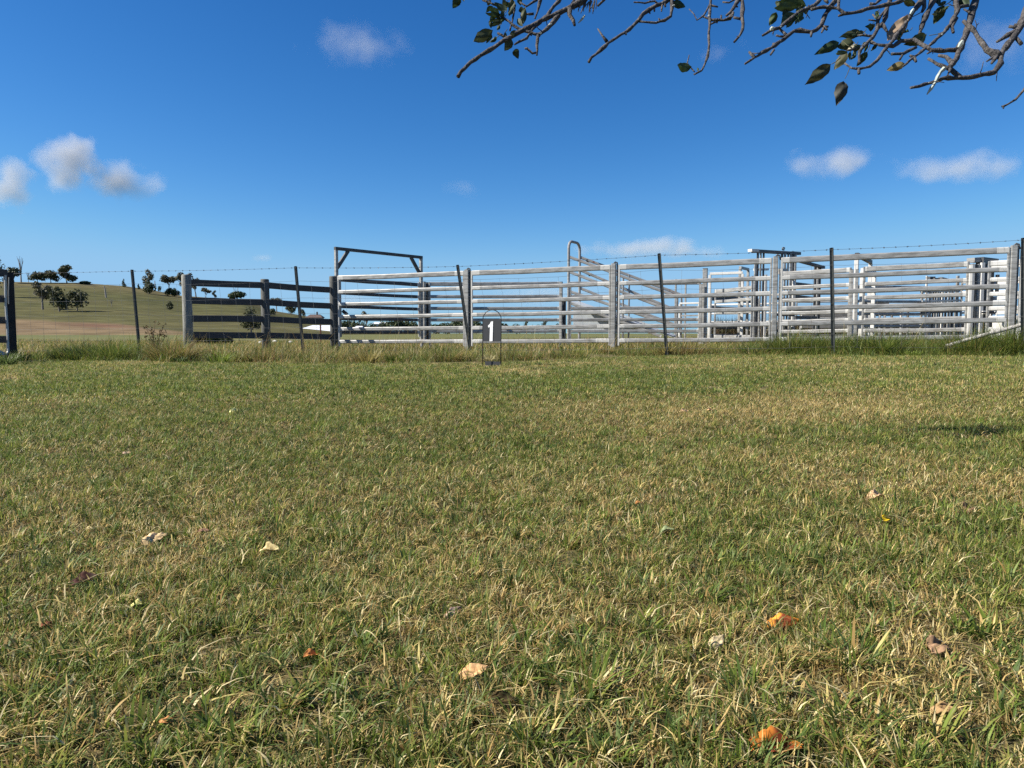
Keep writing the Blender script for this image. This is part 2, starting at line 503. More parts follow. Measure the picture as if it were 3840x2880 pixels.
GREEN_A = ((0.032, 0.040, 0.019), (0.110, 0.115, 0.052))
GREEN_B = ((0.050, 0.052, 0.030), (0.140, 0.132, 0.076))
GREEN_C = ((0.024, 0.036, 0.016), (0.072, 0.092, 0.034))
def far_tree(base, hgt, wid, style, label, name="gum_tree", group="trees on the far hill", lean=0.0, n=900, seed=0, cat="tree"):
    rng = np.random.default_rng(seed + 100)
    root = empty(name, base, label, cat, group)
    tr = MB()
    th = {'round': 0.26, 'umbrella': 0.5, 'sparse': 0.34, 'bush': 0.08, 'tall': 0.25, 'bare': 0.5, 'cone': 0.1}[style] * hgt
    r0 = max(0.12, hgt * 0.028) * (1.0 if style != 'bare' else 0.8)
    top = Vector((lean * hgt, 0, th))
    tr.tube([(0, 0, -0.6), (lean * hgt * .3, 0, th * .5), top], [r0 * 1.3, r0, r0 * .8], 6)
    blobs = []
    nb = {'round': 7, 'umbrella': 6, 'sparse': 7, 'bush': 5, 'tall': 8, 'bare': 9, 'cone': 4}[style]
    for i in range(nb):
        a = 2 * math.pi * (i + rng.uniform(0, .6)) / nb
        rr = wid * 0.5 * rng.uniform(0.35, 0.68)
        if style == 'umbrella': zz = hgt * rng.uniform(0.68, 0.9); s = (wid * .24, wid * .24, hgt * .14)
        elif style == 'sparse': zz = hgt * rng.uniform(0.42, 0.90); s = (wid * .20, wid * .20, hgt * .13)
        elif style == 'bush': zz = hgt * rng.uniform(0.35, 0.65); s = (wid * .25, wid * .25, hgt * .33)
        elif style == 'tall': zz = hgt * (0.25 + 0.65 * i / nb); rr *= (1.15 - 0.6 * i / nb); s = (wid * .24, wid * .24, hgt * .14)
        elif style == 'cone': zz = hgt * (0.2 + 0.7 * i / nb); rr = 0.1 * wid; s = (wid * (.45 - .1 * i), wid * (.45 - .1 * i), hgt * .18)
        else: zz = hgt * rng.uniform(0.30, 0.80); s = (wid * .27, wid * .27, hgt * .22)
        p = (top.x + rr * math.cos(a), rr * math.sin(a), zz)
        blobs.append((*p, *s))
        if style == 'bare':
            q = Vector((top.x + rr * 1.2 * math.cos(a) * rng.uniform(.3, 1.2), rr * math.sin(a), hgt * rng.uniform(0.75, 1.0)))
            mid = top.lerp(q, .55) + Vector((rng.normal(0, .04) * wid, 0, 0))
            tr.tube([top * rng.uniform(.5, 1), mid, q], [r0 * .55, r0 * .35, r0 * .16], 5)
        elif style != 'bush':
            q = Vector(p)
            tr.tube([top * 0.9, top.lerp(q, .6) + Vector((0, 0, hgt * .02)), q], [r0 * .6, r0 * .4, r0 * .2], 5)
    if style in ('round', 'bush'):
        blobs.append((top.x, 0, hgt * .78, wid * .3, wid * .3, hgt * .2))
        blobs.append((top.x, 0, hgt * .6, wid * .36, wid * .36, hgt * .2))
    tr.v = [(v[0] + base.x, v[1] + base.y, v[2] + base.z) for v in tr.v]
    tr.build("trunk", M['deadwood'] if style == 'bare' else M['gumbark'], root)
    if style != 'bare':
        g = {'round': GREEN_A, 'umbrella': GREEN_B, 'sparse': GREEN_B, 'bush': GREEN_C, 'tall': GREEN_A, 'cone': GREEN_C}[style]
        V, q, C = leaf_cloud(blobs, n if style != 'sparse' else int(n * .7), max(0.18, wid * 0.06), g[0], g[1], rng)
        fast_mesh("crown", V, [q], C, M['gum'], parent=root)
    return root

TREES = [
 # px, base y, top y, width px, style, label
 (-10, 1112, 950, 66, 'round', "tall dark gum tree cut by the left picture edge, above the gate post"),
 (66, 1062, 1005, 50, 'round', "dark gum tree on the ridge just behind the thick gate post"),
 (92, 1060, 966, 36, 'bare', "tall bare dead tree standing up from the ridge beside the gate post"),
 (120, 1060, 1020, 32, 'bare', "low bare grey tree on the ridge right of the tall dead tree"),
 (153, 1062, 1018, 50, 'round', "left one of two merged low gum crowns on the ridge"),
 (203, 1062, 1014, 54, 'round', "right one of two merged low gum crowns on the ridge"),
 (263, 1064, 994, 66, 'tall', "biggest rounded gum tree on the ridge, with a stepped crown"),
 (168, 1162, 1046, 70, 'sparse', "leftmost of three gum trees on the open slope, with the tallest thin crown"),
 (231, 1170, 1074, 68, 'round', "middle of three gum trees on the open slope, with foliage hanging low"),
 (297, 1167, 1083, 66, 'round', "rightmost of three gum trees on the open slope, brownish round crown"),
 (427, 1152, 1116, 24, 'bare', "small bare stunted tree alone on the green slope"),
 (333, 1066, 1055, 38, 'bush', "low shrub peeping over the bare ridge line"),
 (474, 1078, 1043, 16, 'cone', "narrow pointed little tree on the ridge left of the leaning picket top"),
 (528, 1085, 1062, 11, 'cone', "tiny conical shrub on the skyline right of the first picket"),
 (568, 1100, 1010, 46, 'sparse', "vase-shaped open gum tree on the skyline between picket and grey post"),
 (570, 1103, 1056, 44, 'bush', "dark bush at the foot of the vase-shaped gum tree"),
 (606, 1095, 1072, 13, 'bush', "very small round bush on the ridge beside the vase-shaped tree"),
 (640, 1098, 1030, 50, 'umbrella', "flat-topped gum tree on the skyline left of the round grey post"),
 (652, 1112, 1080, 46, 'bush', "dark bush below the flat-topped gum tree"),
 (700, 1108, 1016, 58, 'sparse', "spreading open gum tree partly hidden by the round grey post"),
 (641, 1166, 1128, 27, 'round', "single small tree with its own shadow on the slope left of the grey post"),
 (742, 1116, 1040, 36, 'sparse', "tall ragged gum tree right behind the grey post and top board"),
 (778, 1118, 1080, 40, 'sparse', "small leaning gum seen between the top two boards"),
 (811, 1120, 1088, 17, 'tall', "thin upright tree on the skyline between the top boards"),
 (893, 1126, 1094, 60, 'bush', "wide dark bushy tree left of the middle timber post"),
 (897, 1126, 1075, 36, 'bare', "bare twigs rising out of the wide bushy tree"),
 (945, 1247, 1146, 64, 'round', "large leafy tree low on the slope beside the middle timber post"),
 (1026, 1185, 1154, 24, 'bush', "dark round shrub just right of the middle timber post"),
 (1042, 1172, 1114, 36, 'umbrella', "forked flat-crowned tree on the falling skyline"),
 (1095, 1184, 1148, 36, 'round', "dark tree crown left of the leaning picket on the falling skyline"),
 (1138, 1190, 1158, 20, 'round', "small dark tree just right of the leaning picket"),
]
for i, (px, by, ty, wp, st, lb) in enumerate(TREES):
    b = on_hill(px, by)
    h = (by - ty) / F * b.y * 1.04
    far_tree(b, h, wp * 1.12 / F * b.y, st, lb, "dead_tree" if st == 'bare' else ("shrub" if st == 'bush' else "gum_tree"), seed=i, lean=random.uniform(-.05, .05), cat="shrub" if st == 'bush' else "tree")

# hedge-row and plantation far off on the plain
PLAIN = [
 (1285, 1250, 1198, 60, 'bush'), (1318, 1250, 1192, 66, 'bush'), (1352, 1250, 1198, 56, 'bush'), (1398, 1250, 1206, 60, 'bush'),
 (1375, 1246, 1163, 46, 'umbrella'), (1445, 1250, 1198, 60, 'bush'), (1478, 1250, 1190, 66, 'bush'), (1512, 1250, 1192, 66, 'bush'),
 (1548, 1250, 1198, 60, 'bush'), (1590, 1250, 1210, 60, 'bush'), (1632, 1250, 1208, 62, 'bush'), (1672, 1250, 1204, 64, 'bush'), (1712, 1250, 1194, 62, 'bush'),
 (1748, 1250, 1188, 64, 'bush'), (1786, 1250, 1192, 62, 'bush'), (1838, 1250, 1204, 60, 'bush'), (1890, 1250, 1206, 56, 'bush'), (1934, 1250, 1208, 46, 'bush'),
 (1974, 1248, 1187, 20, 'tall'), (1996, 1248, 1212, 18, 'bush'), (2016, 1248, 1210, 18, 'bush'), (2044, 1248, 1186, 30, 'tall'), (2092, 1248, 1205, 22, 'bush'),
 (2960, 1249, 1196, 80, 'bush'), (3030, 1249, 1200, 80, 'bush'), (3100, 1249, 1194, 80, 'bush'), (3170, 1249, 1200, 80, 'bush'),
 (3330, 1249, 1200, 60, 'bush'), (3420, 1249, 1204, 60, 'bush'), (3520, 1249, 1200, 60, 'bush'), (3600, 1249, 1204, 60, 'bush'),
]
for i, (px, by, ty, wp, st) in enumerate(PLAIN):
    Y = 330 + 25 * math.sin(i * 1.7)
    p = at(px, by, Y); p.z = -0.2
    side = "behind the timber gate" if px < 1580 else ("behind the number marker" if px < 1820 else ("behind the middle panel" if px < 2200 else "behind the right-hand yard"))
    spot = {1375: "flat-topped tree standing above the dark plantation"}.get(px)
    kind = {'round': "dark rounded tree", 'bush': "dark bushy tree", 'tall': "slim upright tree", 'umbrella': "flat-crowned tree"}[st]
    lb = spot or f"{kind} of the distant tree belt {side}"
    far_tree(p, (1250 - ty) / F * Y, wp / F * Y, st, lb, "tree", "distant tree belt on the plain", seed=300 + i, n=600)

# dead stump pole and fence posts on the ridge
def simple_pole(px, by, ty, lean_px, rad, label, name="dead_tree", cat="tree trunk"):
    b = on_hill(px, by)
    h = (by - ty) / F * b.y
    m = MB(); lx = lean_px / F * b.y
    m.tube([b, b + Vector((lx * .4, 0, h * .5)), b + Vector((lx, 0, h))], [rad, rad * .8, rad * .55], 6)
    return tag(m.build(name, M['deadwood']), label, cat)
simple_pole(406, 1116, 1072, -5, 0.45, "leaning dead grey trunk without branches on the upper slope")
simple_pole(591, 1092, 1053, -1, 0.4, "bare upright pole on the ridge right of the vase-shaped tree")

# ------------------------------------------------------------------ houses
def house(x0, x1, yb, ye, yr, Y, depth, label, name, hip=0.3, roofm='roof', wallm='render'):
    a = at(x0, yb, Y); b = at(x1, yb, Y)
    W = b.x - a.x; cx = (a.x + b.x) / 2
    ze = CAM_H + (1250 - ye) / F * Y; zr = CAM_H + (1250 - yr) / F * Y
    zb = min(-0.2, ze - 2.2)
    root = empty(name, (cx, Y, zb), label, "house")
    m = MB()
    m.beam((a.x + .4, Y + depth / 2, (zb + ze) / 2), (b.x - .4, Y + depth / 2, (zb + ze) / 2), depth - .8, ze - zb)
    m.build("wall", M[wallm], root)
    r = MB()
    hx = W * hip
    e = [(a.x - .3, Y - .3, ze), (b.x + .3, Y - .3, ze), (b.x + .3, Y + depth + .3, ze), (a.x - .3, Y + depth + .3, ze)]
    t = [(a.x + hx, Y + depth / 2, zr), (b.x - hx, Y + depth / 2, zr)]
    r.add(e + t, [(0, 1, 5, 4), (1, 2, 5), (2, 3, 4, 5), (3, 0, 4), (3, 2, 1, 0)])
    rf = r.build("roof", M[roofm], root)
    for k in range(3):
        wm = MB()
        xx = a.x + W * (0.25 + 0.25 * k)
        wm.beam((xx - .6, Y - .02 + .4, zb + (ze - zb) * .55), (xx + .6, Y - .02 + .4, zb + (ze - zb) * .55), .12, 1.1)
        wm.build("window", M['glass'], root)
    return root
house(1098, 1296, 1256, 1243, 1219, 250, 10, "wide farmhouse with pale metal hip roof and pinkish walls below the hill", "farmhouse")
house(1322, 1360, 1250, 1234, 1222, 300, 8, "small white-roofed cottage in front of the dark plantation", "cottage", 0.2)
house(1398, 1450, 1240, 1215, 1207, 380, 9, "low grey-roofed shed among the distant trees", "shed", 0.02, 'roof', 'sheet')
hb = on_hill(1180, 1200)
def hill_house():
    root = empty("hillside_house", hb, "small brown-roofed house on the falling hill ridge", "house")
    m = MB(); m.beam(hb + Vector((-4.5, 3, .7)), hb + Vector((4.5, 3, .7)), 6, 2.0); m.build("wall", M['render'], root)
    r = MB(); z = hb.z
    e = [(hb.x - 5.2, hb.y - .6, z + 1.7), (hb.x + 5.2, hb.y - .6, z + 1.7), (hb.x + 5.2, hb.y + 6.6, z + 1.7), (hb.x - 5.2, hb.y + 6.6, z + 1.7), (hb.x - 3, hb.y + 3, z + 3.6), (hb.x + 3, hb.y + 3, z + 3.6)]
    r.add(e, [(0, 1, 5, 4), (1, 2, 5), (2, 3, 4, 5), (3, 0, 4), (3, 2, 1, 0)])
    rf = r.build("roof", M['darkroof'], root)
    c = MB(); c.beam(hb + Vector((1.2, 3, 2.6)), hb + Vector((1.2, 3, 5.2)), .8, .8); c.build("chimney", M['darkroof'], rf)
hill_house()

# ------------------------------------------------------------------ steel stock yard, front line of panels
HEI = [1.75, 1.41, 1.112, 0.81, 0.51, 0.207]
FR = [(1255, -0.02), (1745, 0.0), (2290, 0.03), (2890, 0.065), (3772, 0.12), (4420, 0.17)]
def frY(px): return 4986.0 / (295 + 0.0394 * (px - 1745))
def frP(px, z=0.0):
    Y = frY(px); return Vector(((px - 1920) / F * Y, Y, z))
def rail(a, b, h, t, parent, ends=(0.12, 0.12), name="rail", m='galv'):
    mb = MB()
    a = Vector(a); b = Vector(b); d = (b - a).normalized(); L = (b - a).length
    e0, e1 = ends
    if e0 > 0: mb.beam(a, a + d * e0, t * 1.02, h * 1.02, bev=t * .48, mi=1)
    p0_, p1_ = a + d * e0, b - d * e1        # rails are never dead straight
    k0, k1 = p0_.lerp(p1_, .35) + Vector((0, random.uniform(-.006, .006), random.uniform(-.009, .003))), p0_.lerp(p1_, .7) + Vector((0, random.uniform(-.006, .006), random.uniform(-.009, .003)))
    mb.beam(p0_, k0, t, h, bev=t * .48, mi=0); mb.beam(k0, k1, t, h, bev=t * .48, mi=0); mb.beam(k1, p1_, t, h, bev=t * .48, mi=0)
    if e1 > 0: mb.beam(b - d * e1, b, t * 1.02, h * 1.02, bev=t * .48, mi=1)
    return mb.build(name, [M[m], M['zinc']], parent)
panel_lab = [
 "galvanised six-rail yard panel starting at the round timber post, left of the number marker",
 "galvanised six-rail yard panel directly behind the number marker",
 "galvanised six-rail yard panel in front of the loading ramp's low end",
 "long galvanised six-rail yard panel in front of the cattle crush",
 "galvanised yard panel cut off by the right picture edge",
]
dirf = (frP(3772) - frP(1255)).normalized()
nrm = Vector((-dirf.y, dirf.x, 0))
if nrm.y > 0: nrm = -nrm
for i in range(len(FR) - 1):
    (p0, o0), (p1, o1) = FR[i], FR[i + 1]
    A = frP(p0); B = frP(p1)
    ga, gb = (0.14, 0.03) if i == 0 else (0.17, 0.03)
    A = A + dirf * ga; B = B - dirf * gb
    root = empty("rail_fence", ((A.x + B.x) / 2, (A.y + B.y) / 2, (o0 + o1) / 2), panel_lab[i], "fence", "galvanised panels along the front of the stock yard")
    for k, hz in enumerate(HEI):
        rail((A.x, A.y, hz + o0), (B.x, B.y, hz + o1), 0.115 if k == 0 else 0.09, 0.042, root, (random.uniform(.10, .2), random.uniform(.12, .3)))
    for P, o_ in ((A, o0), (B, o1)):
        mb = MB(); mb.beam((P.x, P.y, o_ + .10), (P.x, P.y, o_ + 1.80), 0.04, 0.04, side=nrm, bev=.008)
        mb.build("upright", M['zinc'] if P is A else M['galv'], root)  # left upright is paler: its sunlit edge is put into the colour
post_lab = ["steel yard post beside the leaning picket, just left of the number marker", "steel yard post at the foot of the loading ramp rails",
            "steel yard post with bright sunlit face in front of the cattle crush", "tall steel yard post with bent top bracket near the right picture edge"]
for i, (px, o_) in enumerate(FR[1:5]):
    P = frP(px) + dirf * 0.05
    root = empty("steel_post", (P.x, P.y, o_ - .1), post_lab[i], "post", "steel posts of the front yard line")
    mb = MB(); mb.beam((P.x, P.y, o_ - .2), (P.x, P.y, o_ + 1.83), 0.10, 0.10, side=nrm, bev=.012); mb.build("tube", M['galv'], root)
    mb = MB()
    Q = P + dirf * 0.075 - nrm * 0.03
    mb.beam((Q.x, Q.y, o_ - .1), (Q.x, Q.y, o_ + 1.79), 0.012, 0.085, side=nrm); mb.build("shaded_side_plate", M['dark_steel'], root)  # added dark plate stands for the post's shaded right side
    mb = MB(); mb.tube([P + Vector((0, 0, o_ + 1.83)), P + Vector((dirf.x * .03, dirf.y * .03, o_ + 1.86)), P + Vector((dirf.x * .07, dirf.y * .07, o_ + 1.845)), P + Vector((dirf.x * .085, dirf.y * .085, o_ + 1.76))], .018, 6)
    mb.build("drop_pin", M['dark_steel'], root)

# ------------------------------------------------------------------ timber fence running away, then the shaded steel gate
def log_post(P, r, z0, z1, parent, name="post", lab=None, m="log"):
    mb = MB(); n = 14
    mb.tube([(P.x, P.y, z0), (P.x + .004, P.y, (z0 + z1) / 2), (P.x, P.y, z1 - .025), (P.x, P.y, z1)], [r * 1.03, r, r * .98, r * .86], n)
    o = mb.build(name, M[m], parent, smooth=False)
    for p in o.data.polygons: p.use_smooth = len(p.vertices) == 4
    if lab: o["label"] = lab
    return o
TP = [at(706, 1290, 15.6), at(998, 1285, 16.9), at(1253, 1300, 18.1)]
tops = [1030, 1047, 1036]
tf = empty("timber_fence", (TP[0].x, TP[0].y, -0.1), "dark four-board timber fence on three round grey posts, left of the steel panels", "fence")
for P, ty, r in zip(TP, tops, (.098, .098, .095)):
    zt = at(0, ty, P.y).z
    log_post(P, r, -0.35, zt, tf, m='log' if P is TP[0] else 'log_shaded')  # farther posts take the darker copy, shade put into its colour
td = (TP[2] - TP[0]).normalized(); td.z = 0; td.normalize()
tn = Vector((td.y, -td.x, 0))       # towards the camera side
BY = [((1050, 1112, 1184, 1248), (1074, 1126, 1193, 1256)), ((1064, 1128, 1191, 1252), (1080, 1140, 1200, 1257))]
BR = [[(1056, 1080), (1118, 1138), (1184, 1206), (1248, 1268)], [(1068, 1080), (1131, 1143), (1192, 1206), (1252, 1268)]]
bl = {0: [1059.5, 1127, 1195, 1256], 1: [1070, 1134, 1197, 1258.5], 2: [1088, 1148, 1207, 1264]}
for s_ in (0, 1):
    A, B = TP[s_], TP[s_ + 1]
    for k in range(4):
        a = Vector((A.x, A.y, at(0, bl[s_][k], A.y).z)); b = Vector((B.x, B.y, at(0, bl[s_ + 1][k], B.y).z))
        mb = MB()
        off = tn * 0.02
        mid = a.lerp(b, .5) + Vector((0, 0, random.uniform(-.012, .006)))
        mb.beam(a + td * .07 + off, mid + off, 0.045, 0.14, bev=.008); mb.beam(mid + off, b - td * .07 + off, 0.045, 0.14, bev=.008)
        mb.build("board", M['board'], tf)

# steel gate in the shade with the overhead frame
GA = at(1262, 1290, 18.2); GB = at(1583, 1280, 20.35)
gd = (GB - GA); gd.z = 0; gl = gd.length; gd.normalize()
gate = empty("yard_gate", (GA.x, GA.y, 0), "dark five-rail swing gate under the overhead frame, seen from its shaded side", "gate")
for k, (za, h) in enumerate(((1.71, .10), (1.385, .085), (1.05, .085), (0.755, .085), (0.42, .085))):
    rail(GA + gd * .12 + Vector((0, 0, za - GA.z)), GB - gd * .1 + Vector((0, 0, za - GB.z)), h, .04, gate, (0, 0.08), m='dark_steel')  # rails coloured dark to give the gate's shaded side
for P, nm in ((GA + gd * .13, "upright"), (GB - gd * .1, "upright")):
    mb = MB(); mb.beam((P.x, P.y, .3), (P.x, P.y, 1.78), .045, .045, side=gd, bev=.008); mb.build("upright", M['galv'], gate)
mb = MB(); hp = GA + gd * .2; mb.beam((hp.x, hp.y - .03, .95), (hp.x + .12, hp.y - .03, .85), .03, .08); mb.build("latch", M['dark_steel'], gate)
pf = empty("overhead_frame", (GA.x, GA.y, 0), "dark steel portal with corner braces rising above the yard gate", "frame")
ht = 2.42
LA = GA + gd * .03; LB = GB - gd * .02
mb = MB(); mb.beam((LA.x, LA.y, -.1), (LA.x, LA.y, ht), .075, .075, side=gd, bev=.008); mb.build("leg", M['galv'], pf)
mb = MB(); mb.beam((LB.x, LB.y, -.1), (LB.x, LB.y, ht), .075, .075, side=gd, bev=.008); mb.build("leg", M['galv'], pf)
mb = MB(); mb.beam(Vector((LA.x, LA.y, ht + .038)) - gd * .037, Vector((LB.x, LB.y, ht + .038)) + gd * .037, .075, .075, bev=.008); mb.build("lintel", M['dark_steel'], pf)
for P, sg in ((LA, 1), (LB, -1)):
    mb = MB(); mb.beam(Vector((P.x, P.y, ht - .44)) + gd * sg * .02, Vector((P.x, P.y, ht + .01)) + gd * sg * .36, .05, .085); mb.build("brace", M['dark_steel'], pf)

# posts around the gate's far end
def steel_upright(px, yb, yt, Y, wpx, name, label, m='galv', cat="post", group=None, zb=None):
    P = at(px, yb, Y); T = at(px, yt, Y)
    mb = MB(); wd = wpx / F * Y
    z0 = P.z if zb is None else zb
    mb.beam((P.x, P.y, z0), (P.x, P.y, T.z), wd, wd, side=(-.38, -.92, 0), bev=wd * .12)
    cp = MB(); cp.beam((P.x, P.y, T.z + .003), (P.x, P.y, T.z + .010), wd * 1.04, wd * 1.04, side=(-.38, -.92, 0))
    root = empty(name, (P.x, P.y, z0), label, cat, group)
    mb.build("tube", M[m], root); cp.build("cap", M['dark_steel'], root)
    return root
steel_upright(1590, 1280, 1058, 20.6, 15, "steel_post", "pale steel post at the far end of the shaded gate", 'galv')
steel_upright(1604, 1280, 1060, 20.7, 10, "steel_post", "slim dark steel post right beside the shaded gate's far end", 'dark_steel')
steel_upright(2103, 1275, 1058, 20.5, 11, "steel_post", "thin steel post left of the loading ramp hoop", 'galv')
steel_upright(2115, 1272, 1128, 20.6, 12, "sleeve_post", "short dark steel post between two thin posts below the ramp hoop", 'dark_steel')
steel_upright(2640, 1290, 1008, 19.5, 17, "steel_post", "wide steel post right of the loading ramp's low end", 'galv')
steel_upright(2626, 1290, 1066, 19.4, 8, "steel_post", "narrow steel post tight against the wide post beyond the ramp", 'galv')

# back fence panels
def back_panel(p0, Y0, p1, Y1, zs, label, group, h=.09, ends=(0.05, 0.08), uprights=(1, 1), m='galv', off=(0, 0)):
    A = at(p0, 1250, Y0); B = at(p1, 1250, Y1)
    root = empty("rail_fence", ((A.x + B.x) / 2, (A.y + B.y) / 2, 0), label, "fence", group)
    for k, z in enumerate(zs):
        rail((A.x, A.y, z + off[0]), (B.x, B.y, z + off[1]), h * (1.25 if k == 0 else 1), .042, root, ends, m=m)
    for P, f, o_ in ((A, uprights[0], off[0]), (B, uprights[1], off[1])):
        if f:
            mb = MB(); mb.beam((P.x, P.y, -.05), (P.x, P.y, zs[0] + o_ + .05), .05, .05, side=(-.2, -.95, 0), bev=.008); mb.build("upright", M['galv'], root)
    return root
GBK = "galvanised panels of the inner yard lines"
Z5 = [1.755, 1.405, 1.08, 0.762, 0.45]
back_panel(1612, 20.6, 2100, 20.5, Z5, "five-rail inner yard panel between the shaded gate and the thin ramp post", GBK)
back_panel(2138, 20.5, 2622, 20.0, Z5, "five-rail inner yard panel crossing in front of the loading ramp", GBK)
Z6 = [1.755, 1.42, 1.12, 0.82, 0.62, 0.38]
back_panel(2922, 17.8, 3182, 16.9, Z6, "six-rail inner panel in front of the cattle crush, right of the bright post", GBK, off=(.05, .07))
back_panel(3234, 16.7, 3620, 15.7, Z6, "long six-rail inner panel right of the white portal", GBK, off=(.07, .09))
back_panel(3700, 15.6, 4300, 14.2, Z6, "inner panel with white rails behind the last front post", GBK, m='white_steel', off=(.09, .12))
back_panel(2680, 21.5, 2835, 19.5, [1.6, 1.3, .98, .66, .3], "five-rail slanting panel between the white-topped gate and crush slats", GBK)
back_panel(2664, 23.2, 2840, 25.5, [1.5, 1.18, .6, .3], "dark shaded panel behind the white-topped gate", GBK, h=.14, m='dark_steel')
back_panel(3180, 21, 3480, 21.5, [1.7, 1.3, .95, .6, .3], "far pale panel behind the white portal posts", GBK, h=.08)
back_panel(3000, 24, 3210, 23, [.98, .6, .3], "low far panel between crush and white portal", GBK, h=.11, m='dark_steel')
back_panel(2660, 27, 2925, 25.5, [1.72, 1.42, 1.1, .8, .5, .25], "far row of thin bright rails seen between the white-topped gate and the crush", GBK, h=.06, m='white_steel')
back_panel(2985, 26.5, 3210, 25.8, [1.78, 1.5, 1.22, .94, .66, .4], "far row of thin rails between the crush and the white portal", GBK, h=.06)
back_panel(3262, 25, 3470, 24.4, [1.82, 1.55, 1.28, 1.0, .7, .42], "far row of thin bright rails left of the slatted race", GBK, h=.06, m='white_steel')
back_panel(3600, 22, 3800, 21, [1.9, 1.6, 1.3, 1.0, .7, .42], "far row of thin rails behind the sliding gate", GBK, h=.07, m='white_steel')
for px, Y, lb in ((3187, 16.85, "steel upright where the two right inner panels meet"), (3206, 16.8, "second upright from the meeting of the right inner panels")):
    steel_upright(px, 1280, 1012, Y, 11, "steel_post", lb, 'galv', zb=0.0)
steel_upright(3630, 1285, 993, 15.65, 11, "steel_post", "white-sided upright left of the slide bolt", 'white_steel', zb=0.0)

# small white-topped gate, hoop and low white panel behind the ramp's end
def hoop(p0, p1, yt, yb, Y0, Y1, wd, label, name, mtop, mleg, n_cross=0, group=None, rad=False):
    A = at(p0, yb, Y0); B = at(p1, yb, Y1); z = at(p0, yt, Y0).z
    root = empty(name, (A.x, A.y, A.z), label, "frame", group)
    d = (B - A); d.z = 0; d.normalize()
    if rad:
        r = 0.11
        mb = MB()
        pts = [(A.x, A.y, z - r)]
        for k in range(1, 5):
            a_ = math.pi / 2 * k / 4; pts.append(Vector((A.x, A.y, z - r)) + d * r * (1 - math.cos(a_)) + Vector((0, 0, r * math.sin(a_))))
        for k in range(0, 5):
            a_ = math.pi / 2 * k / 4; pts.append(Vector((B.x, B.y, z - r)) - d * r * (1 - math.sin(a_)) + Vector((0, 0, r * math.cos(a_))))
        mb.tube(pts, wd / 2, 8); mb.build("top_bend", M[mtop], root)
        z = z - r
        for P in (A, B):
            mb = MB(); mb.tube([(P.x, P.y, A.z), (P.x, P.y, z)], wd / 2, 8); mb.build("leg", M[mleg], root)
    else:
        mb = MB(); mb.beam(Vector((A.x, A.y, z)), Vector((B.x, B.y, z)), wd, wd, bev=.008); mb.build("top_bar", M[mtop], root)
        for P in (A, B):
            mb = MB(); mb.beam((P.x, P.y, A.z), (P.x, P.y, z - wd / 2), wd, wd, side=d, bev=.008); mb.build("leg", M[mleg], root)
    for k in range(n_cross):
        zz = A.z + (z - A.z) * (k + .5) / (n_cross + .3)
        mb = MB(); mb.beam(Vector((A.x, A.y, zz)) + d * wd * .6, Vector((B.x, B.y, zz)) - d * wd * .6, wd * .7, wd * .9); mb.build("cross_bar", M['galv'], root)
    return root
hoop(2658, 2780, 1027, 1275, 21, 20.6, .07, "open frame with a bright white top bar between the wide post and crush", "steel_gateway", 'white_steel', 'white_steel', 0)
hoop(2800, 2770, 1010, 1275, 21.6, 21.0, .07, "tall grey frame beside the crush with a hanging side bar", "steel_gateway", 'galv', 'galv', 1)
hoop(2531, 2568, 1050, 1285, 24, 25.2, .055, "small hoop with black top over the low end of the ramp", "ramp_end_hoop", 'rod', 'galv', 0)
hoop(2547, 2620, 1138, 1270, 22.5, 22.2, .05, "low white panel at the ramp's low end", "low_panel", 'white_steel', 'white_steel', 2)
hoop(3203, 3255, 955, 1275, 19.5, 21.5, .10, "white steel portal with dark sloping cap right of the second picket from the right", "portal", 'dark_steel', 'white_steel', 0)
hoop(3226, 3270, 1012, 1275, 17.3, 18.2, .085, "white upright pair with cross bars beside the portal", "steel_gateway", 'white_steel', 'white_steel', 3)

